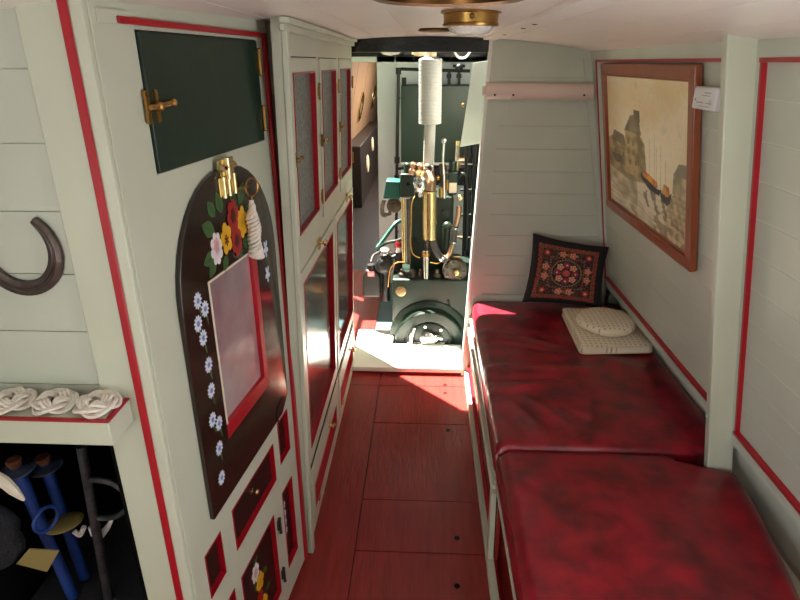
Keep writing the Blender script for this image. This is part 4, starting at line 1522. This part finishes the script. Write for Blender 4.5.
# grey green fuel pipes
for pp_ in ([(415, 196, 3.50), (411.5, 205, 3.47), (411, 225, 3.46), (410.5, 243, 3.46), (413, 254, 3.45), (420, 258, 3.45)], [(430, 262, 3.45), (438, 263, 3.45), (446, 258, 3.46)],
            [(388, 287, 3.44), (390, 270, 3.44), (396, 263, 3.45), (404, 262, 3.46)]):
    mb('oldbrass').tube([at(*q) for q in pp_], .0038, 8, smooth=5).build('fuel_pipe', te, label='thin brass pipe')
# central plunger under the brass cylinder
b = mb('grime').cyl(at(427, 240, 3.50), at(427, 252, 3.50), .016, n=14)
b.m('steel').cyl(at(426, 250, 3.48), at(426, 280, 3.47), .020, n=16)
b.m('oldbrass').cyl(at(426, 252, 3.478), at(426, 256, 3.478), .026, n=16)
b.build('pump_plunger', te)
for px, py, rr in ((412, 274, .03), (437, 276, .026), (402, 272, .022), (420, 277, .018)):
    q = at(px, py, 3.50)
    mb('grime').lathe((q.x, q.y, ct.z), (0, 0, 1), [(rr, 0), (rr, .02), (rr * .6, .03), (rr * .5, .05), (0, .055)], 14).build('stud', te)
# copper water pipe on the right with grey hose
mb('copper').tube([at(459, 206, 3.55), at(458, 218, 3.54), at(455, 227, 3.53)], .018, 14, smooth=4).build('copper_pipe', te, label='copper pipe')
b = mb('copper').tube([at(453, 243, 3.52), at(450, 253, 3.50), at(446, 259, 3.48)], .017, 14, smooth=4)
b.build('copper_pipe', te, label='copper pipe')
mb('rubber').cyl(at(455, 226, 3.53), at(452.5, 244, 3.52), .0215, n=16).build('hose', te, label='grey rubber hose')
b = mb('rubber').tube([at(433, 241, 3.49), at(436, 250, 3.48), at(441, 258, 3.47), at(447, 260, 3.47)], .022, 12, smooth=4)
b.build('hose', te, label='grey rubber hose')
for c0, c1 in ((at(455, 227, 3.53), at(454.7, 229, 3.53)), (at(453, 241, 3.52), at(452.7, 243, 3.52)), (at(441, 257, 3.47), at(443, 259, 3.47))):
    mb('steel').cyl(c0, c1, .0245, n=16).build('hose_clip', te)
q = at(460, 198, 3.56)
mb('brass').lathe(q, (0, -1, .1), [(0, -.03), (.016, -.03), (.018, 0), (.014, .006), (0, .008)], 18).build('brass_plug', te)
# water pump / dynamo end on the right
q = at(455, 272, 3.46)
b = mb('grime').lathe(q + V((0, .08, 0)), (0, -1, 0), [(0, 0), (.075, 0), (.078, .05), (.076, .075), (.066, .082), (.05, .084), (0, .084)], 32)
for i in range(7):
    th = 2 * PI * i / 7
    b.cyl(q + V((.055 * math.cos(th), 0, .055 * math.sin(th))), q + V((.055 * math.cos(th), -.012, .055 * math.sin(th))), .008, n=8)
b.build('dynamo', te, label='oily grey round dynamo end')
q2 = at(456.5, 273, 3.44)
mb('brass').lathe(q2, (0, -1, 0), [(0, -.02), (.02, -.02), (.021, .004), (.015, .012), (0, .014)], 20).build('brass_boss', te)
b = mb('copper')
q = at(456, 258, 3.52)
b.box(q.x - .03, q.x + .03, q.y, q.y + .06, q.z - .03, q.z + .012)
b.build('junction_block', te, bevel=.006)
b = mb('green_engine').tube([at(448, 300, 3.435), at(450, 307, 3.435), at(449, 316, 3.435), at(455, 322, 3.435), at(464, 318, 3.435)], .007, 8, smooth=4)
b.build('drain_pipe', te)
mb('green_engine').cyl(at(446, 250, 3.56), at(447, 228, 3.57), .03, n=20).ball(at(447, 226, 3.57), .03, n=20, k=10).build('water_rail', te)
mb('blackgloss').tube([at(457, 178, 3.7), at(463, 174, 3.7), at(466, 182, 3.7), at(467, 205, 3.7), at(466, 250, 3.7)], .013, 10, smooth=5).build('black_hose', te)

# lagged exhaust
tx = thing('exhaust_pipe', at(429, 165, 3.62), 'white lagged exhaust pipe rising from the engine to the roof', 'exhaust pipe')
YX = 3.62
b = mb('lag')
top, s0, s1, bot = at(431, 46, YX), at(430.5, 59, YX), at(430, 124, YX), at(428.5, 166, YX)
prof = [(.022, 0)]
H = s0.z - s1.z
nw = 17
for i in range(nw):
    z0_, z1_ = H * i / nw, H * (i + 1) / nw
    prof += [(.0655, z0_ + .001), (.0677, z0_ + .004), (.0672, z1_ - .001)]
prof[1] = (.055, .0)
prof += [(.05, H + .006), (.03, H + .012), (.03, H + .012)]
b.lathe(s1, s0 - s1, prof, 30)
b.build('silencer_wrap', tx, label='thick white tape wrapping')
b = mb('lag')
prof = []
Hh = (s1 - bot).length
for i in range(13):
    prof += [(.033, Hh * i / 13 + .001), (.035, Hh * (i + .5) / 13)]
b.lathe(bot, s1 - bot, [(0, 0)] + prof + [(.032, Hh + .01), (0, Hh + .01)], 24)
b.build('lower_pipe', tx)
mb('cream').cyl(s0, s0 + V((0, 0, .10)), .034, n=24).build('collar', tx, label='cream collar at the roof')

# green tank and pipework behind
tt = thing('green_tank', at(430, 160, 4.45), 'dark green rectangular tank on the rear wall behind the exhaust pipe', 'tank')
q0, q1 = at(401, 163, 4.40), at(473, 85, 4.40)
mb('tankgreen').box(q0.x, q1.x, 4.40, 4.58, q0.z, q1.z).build('body', tt, bevel=0.01)
b = mb('white').box(q0.x - .005, q1.x, 4.385, 4.40, q0.z - .012, q0.z + .006)
b.build('lower_edge', tt, label='pale lower edge strip')
q = at(404, 82, 4.42)
mb('blackgloss').cyl(q - V((0, 0, .03)), q + V((0, 0, .03)), .017, n=14).build('filler_cap', tt)
q0, q1 = at(402, 185, 4.44), at(470, 168, 4.44)
mb('blackgloss').box(q0.x, q1.x, 4.44, 4.56, q0.z, q1.z).build('base', tt)
tq = thing('pipework', at(398, 250, 4.45), 'thin black pipes framing the green tank on the rear wall', 'pipes')
yy = 4.36
b = mb('blackgloss').tube([at(396, 262, yy), at(397, 160, yy), at(398.5, 72, yy), at(399.5, 69.5, yy), at(402, 69, yy), at(430, 70, yy), at(470, 71, yy)], .011, 10)
for px, py in ((398.5, 71), (397, 160), (396.8, 178), (396.5, 205), (396, 255)):
    c = at(px, py, yy)
    b.cyl(c - V((0, 0, .022)), c + V((0, 0, .022)), .019, n=12)
b.build('main_pipe', tq)
for px, py in ((398, 100), (396.7, 190), (396.2, 240)):
    c = at(px, py, yy)
    mb('blackgloss').cyl(c, (c.x, 4.619, c.z), .008, n=8).build('clip', tq)
b = mb('blackgloss')
for px in (449, 459):
    b.cyl(at(px, 70, yy), at(px, 86, yy), .011, n=12)
    b.cyl(at(px, 74, yy), at(px, 78, yy), .018, n=12)
b.ball(at(459, 68, yy), .028, n=14, k=8).cyl(at(453, 66, yy), at(465, 66, yy), .010, n=10)
b.build('branch_pipe', tq)
b = mb('blackgloss').tube([at(397, 169, yy), at(404, 168, yy - .05), at(412, 168, yy - .1)], .010, 8)
b.build('cross_pipe', tq)
to = thing('right_pipes', at(468, 250, 4.0), 'bundle of black vertical pipes right of the engine beside the doorway', 'pipes')
for k, (px, yy, rr) in enumerate(((464, 3.95, .011), (468, 4.0, .016), (472, 3.9, .010), (476, 4.05, .018))):
    mb('blackgloss').cyl(at(px - 2, 300, yy), at(px + 3, 130, yy), rr, n=12).build('pipe', to)
b = mb('blackgloss')
for py in (165, 190, 215, 238):
    b.cyl(at(460, py, 3.96), at(482, py, 3.96), .008, n=8)
b.build('bracket', to)
mb('copper').cyl(at(455, 237, 3.98), at(482, 237, 3.98), .009, n=10).build('copper_branch', to, label='copper branch pipe')
tg = thing('sight_glass', at(456, 165, 3.9), 'brass ended glass level tube right of the steel lever', 'level gauge')
mb('clear').cyl(at(457, 163, 3.9), at(458, 142, 3.9), .013, n=16).build('tube', tg)
mb('brass').cyl(at(456.5, 171, 3.9), at(457, 163, 3.9), .015, n=14).build('brass_end', tg)
mb('brass').cyl(at(458, 146, 3.9), at(458, 141, 3.9), .016, n=14).build('brass_end', tg)
q = at(462, 163, 4.1)
tr_ = mb('copper').box(q.x - .03, q.x + .06, 4.06, 4.62, q.z - .025, q.z + .025).build('copper_box', None, bevel=.004)
tr_['label'], tr_['category'] = 'small copper box on the rear wall behind the glass level tube', 'box'

# open white locker door right of the doorway
b = mb('white')
P = [at(460, 147, 3.32), at(500, 140, 3.55), at(510, 57, 3.55), at(473, 63, 3.32)]
lo = [b.bm.verts.new(q) for q in P]
hi = [b.bm.verts.new(q + V((.012, .015, 0))) for q in P]
b.face(lo), b.face(hi)
for i in range(4):
    b.face([lo[i], lo[(i + 1) % 4], hi[(i + 1) % 4], hi[i]])
td = thing('leaning_board', P[1], 'plain white leaning board with a small brass knob right of the exhaust pipe', 'board')
b.build('panel', td, bevel=.002)
mb('oldbrass').ball(at(463, 105, 3.30), .010, n=12, k=8).build('knob', td)
mb('beam').box(0.42, 0.50, 4.3, 4.38, -.05, 1.80).build('trim_12', None, **ST)

# left side of the engine: motor, black box, red capped can, side struts
tm = thing('pump_motor', at(386, 275, 3.62), 'dark round electric pump motor left of the engine', 'motor')
q = at(385, 262, 3.62)
mb('blackgloss').cyl(q + V((0, .08, 0)), q + V((0, -.06, -.01)), .055, n=24).ball(q + V((0, -.06, -.01)), .05, 1, .4, 1).build('body', tm)
mb('steel').lathe(at(385, 252, 3.6), (0, -.3, 1), [(.0, -.01), (.038, -.01), (.042, .01), (.03, .022), (0, .024)], 20).build('cap', tm, label='grey metal cap')
b = mb('rubber').tube([at(371, 262, 3.55), at(373, 256, 3.6), at(379, 252, 3.62), at(386, 250, 3.64)], .007, 8, smooth=4).tube([at(390, 290, 3.6), at(389, 275, 3.6), at(392, 268, 3.6)], .008, 8, smooth=4)
b.build('cable', tm)
b = mb('blackgloss').cyl(at(386, 300, 3.6), at(386, 272, 3.6), .028, n=16).tube([at(378, 262, 3.58), at(390, 258, 3.58), at(396, 256, 3.58)], .012, 8)
b.build('bracket', tm)
tbx = thing('black_canister', at(371, 300, 3.55), 'black plastic canister with a pink label on floor left of the engine', 'canister')
q = at(371, 284, 3.55)
b = mb('blackgloss').prism(round_rect([(-.055, -.095), (.062, -.095), (.062, .05), (.03, .095), (-.035, .095), (-.055, .05)], .02, 4), 0, .12, Fr(q, (1, 0, 0), (0, 0, 1), (0, 1, 0)))
b.build('case', tbx, bevel=.012, segs=3)
mb('blackgloss').cyl(q + V((0, .03, .09)), q + V((0, .03, .125)), .028, n=18).build('lid', tbx)
qa = at(371, 274, 3.548)
mb('pink').box(qa.x - .022, qa.x + .022, 3.5455, 3.5495, qa.z - .018, qa.z + .018).build('label_sticker', tbx, label='pink sticker')
b = mb('whiteplastic').box(qa.x - .016, qa.x + .016, 3.545, 3.5456, qa.z - .002, qa.z + .002).box(qa.x - .016, qa.x + .010, 3.545, 3.5456, qa.z - .010, qa.z - .007)
b.build('sticker_print', tbx, label='pale print')
tc_ = thing('grease_can', at(398.5, 255, 3.6), 'small bottle with a red cap beside the brass tube', 'bottle')
mb('whiteplastic').cyl(at(398.5, 252, 3.6), at(398.5, 247, 3.6), .016, n=16).build('neck', tc_)
mb('red').lathe(at(398.5, 247, 3.6), (0, 0, 1), [(.019, 0), (.019, .03), (.014, .036), (0, .038)], 18).build('cap', tc_, label='red cap')
mb('blackgloss').cyl(at(398.5, 275, 3.6), at(398.5, 252, 3.6), .026, n=16).build('body', tc_)
b = mb('teal').tube([at(377, 248, 3.75), at(386, 236, 3.8), at(396, 223, 3.85), at(404, 220, 3.9)], .014, 10, smooth=3)
b.m('green_engine').tube([at(376, 252, 3.7), at(384, 244, 3.7), at(396, 241, 3.7), at(402, 239, 3.7)], .010, 8, smooth=4)
o = b.build('water_hoses', None)
o['label'], o['category'] = 'blue green hoses running down to the left of the engine', 'hose'

# lights, ring and portholes beyond
tw = thing('dome_light', at(389, 54, 4.2), 'white round dome light under the engine room roof at left', 'ceiling lamp')
q = at(390.5, 52.2, 4.2)
mb('whiteplastic').lathe((q.x, q.y, q.z + .02), (0, 0, -1), [(0, 0), (.072, 0), (.072, .018), (.05, .034), (0, .042)], 28).build('dome', tw)
mb('white').cyl((q.x, q.y, q.z + .02), (q.x, q.y, 1.80), .06, n=24).build('base', tw)
tw = thing('cream_light', at(420, 53, 3.9), 'small cream round fitting behind the beam beside the exhaust', 'ceiling fitting')
q = at(420, 52.5, 3.9)
mb('cream').lathe((q.x, q.y, q.z + .02), (0, 0, -1), [(0, 0), (.05, 0), (.05, .03), (.03, .04), (0, .042)], 24).cyl((q.x, q.y, q.z + .02), (q.x, q.y, 1.80), .03, n=16).build('shell', tw)
b = mb('whiteplastic').tube([at(454, 46, 3.7), at(455, 53, 3.7), at(460, 58, 3.7), at(466, 57, 3.7), at(471, 50, 3.7), at(472, 46, 3.7)], .006, 8, smooth=5)
o = b.build('white_cable', None)
o['label'], o['category'] = 'white cable loop hanging behind the dark beam', 'cable'
for k, (ya, zb, lb) in enumerate(((8.32, 1.135, 'long brass porthole rim on the brown panelled far wall, nearer one'), (10.33, 1.16, 'long brass porthole rim on the brown panelled far wall, farther one'))):
    tpz = thing('porthole', FL.p(ya, zb, .01), lb, 'porthole', 'brass portholes on the far panelled wall')
    mb('brass').lathe(FL.p(ya, zb, .006), FL.n, [(.13, 0), (.20, 0), (.20, .02), (.17, .03), (.13, .02)], 32).build('rim', tpz)
    mb('cream').lathe(FL.p(ya, zb, .006), FL.n, [(0, 0), (.14, 0), (.14, .006), (0, .006)], 32).build('glass', tpz)
tlk = thing('locker', (-0.95, 8.8, -0.03), 'dark brown locker with cream oval plates against the far panelled wall', 'locker')
mb('darkwood').box(-1.02, -0.80, 7.3, 10.6, -0.03, 0.74).build('body', tlk, bevel=.01)
for ya, zb, rr in ((8.9, 0.56, .10), (8.1, 0.40, .12)):
    mb('cream').lathe((-0.80, ya, zb), (1, 0, 0), [(0, 0), (rr, 0), (rr, .012), (rr * .7, .02), (0, .02)], 28).build('oval_plate', tlk, label='cream oval plate')

# ================================================================== OUTSIDE AND LIGHT
b = mb('water').box(-30, -1.3, -25, 25, -0.9, -0.6)
b.build('ground_bank', None, **ST)

w = bpy.data.worlds.new('sky')
sc.world = w
w.use_nodes = True
nt = w.node_tree
bg = nt.nodes['Background']
sky = nt.nodes.new('ShaderNodeTexSky')
sky.sky_type = 'HOSEK_WILKIE'
SD = V((math.sqrt(.5) * math.cos(R(66)), -math.sqrt(.5) * math.cos(R(66)), -math.sin(R(66))))
sky.sun_direction = -SD
sky.turbidity = 3.5
nt.links.new(sky.outputs['Color'], bg.inputs['Color'])
bg.inputs['Strength'].default_value = 0.52

sl = bpy.data.lights.new('sun', 'SUN')
sl.energy = 33
sl.angle = R(0.6)
sl.color = (1.0, 0.92, 0.78)
so = bpy.data.objects.new('sun', sl)
COL.objects.link(so)
so.rotation_euler = SD.to_track_quat('-Z', 'Y').to_euler()
so.location = (-2, 5, 6)


def area(name, loc, direction, sx, sy, energy, color):
    l = bpy.data.lights.new(name, 'AREA')
    l.shape = 'RECTANGLE'
    l.size, l.size_y = sx, sy
    l.energy = energy
    l.color = color
    o = bpy.data.objects.new(name, l)
    COL.objects.link(o)
    o.location = loc
    o.rotation_euler = V(direction).to_track_quat('-Z', 'Z').to_euler()
    return o


area('window daylight left', (-1.03, -1.10, 1.175), (1, 0, 0.3), 0.84, 0.65, 24, (0.93, 0.96, 1.0))
area('right side fill', (0.935, 0.57, 1.20), (-1, 0, 0.25), 0.80, 0.56, 5.2, (0.96, 0.98, 1.0))  # added fill lamp at an invented window, lights the painted cabinet
area('doorway daylight', (0, -1.63, 1.11), (0, 1, 0.25), 1.10, 1.22, 0.6, (0.92, 0.97, 1.0))
area('far cabin fill', (0.18, 8.0, 1.83), (-0.5, 0, -1), 0.6, 2.8, 80, (1.0, 0.97, 0.92))  # added fill lamp at an invented skylight, brightens the far panelled wall

vs = sc.view_settings
vs.view_transform = 'Standard'
vs.look = 'None'
vs.gamma = 1
vs.exposure = 0.80
vs.use_curve_mapping = False
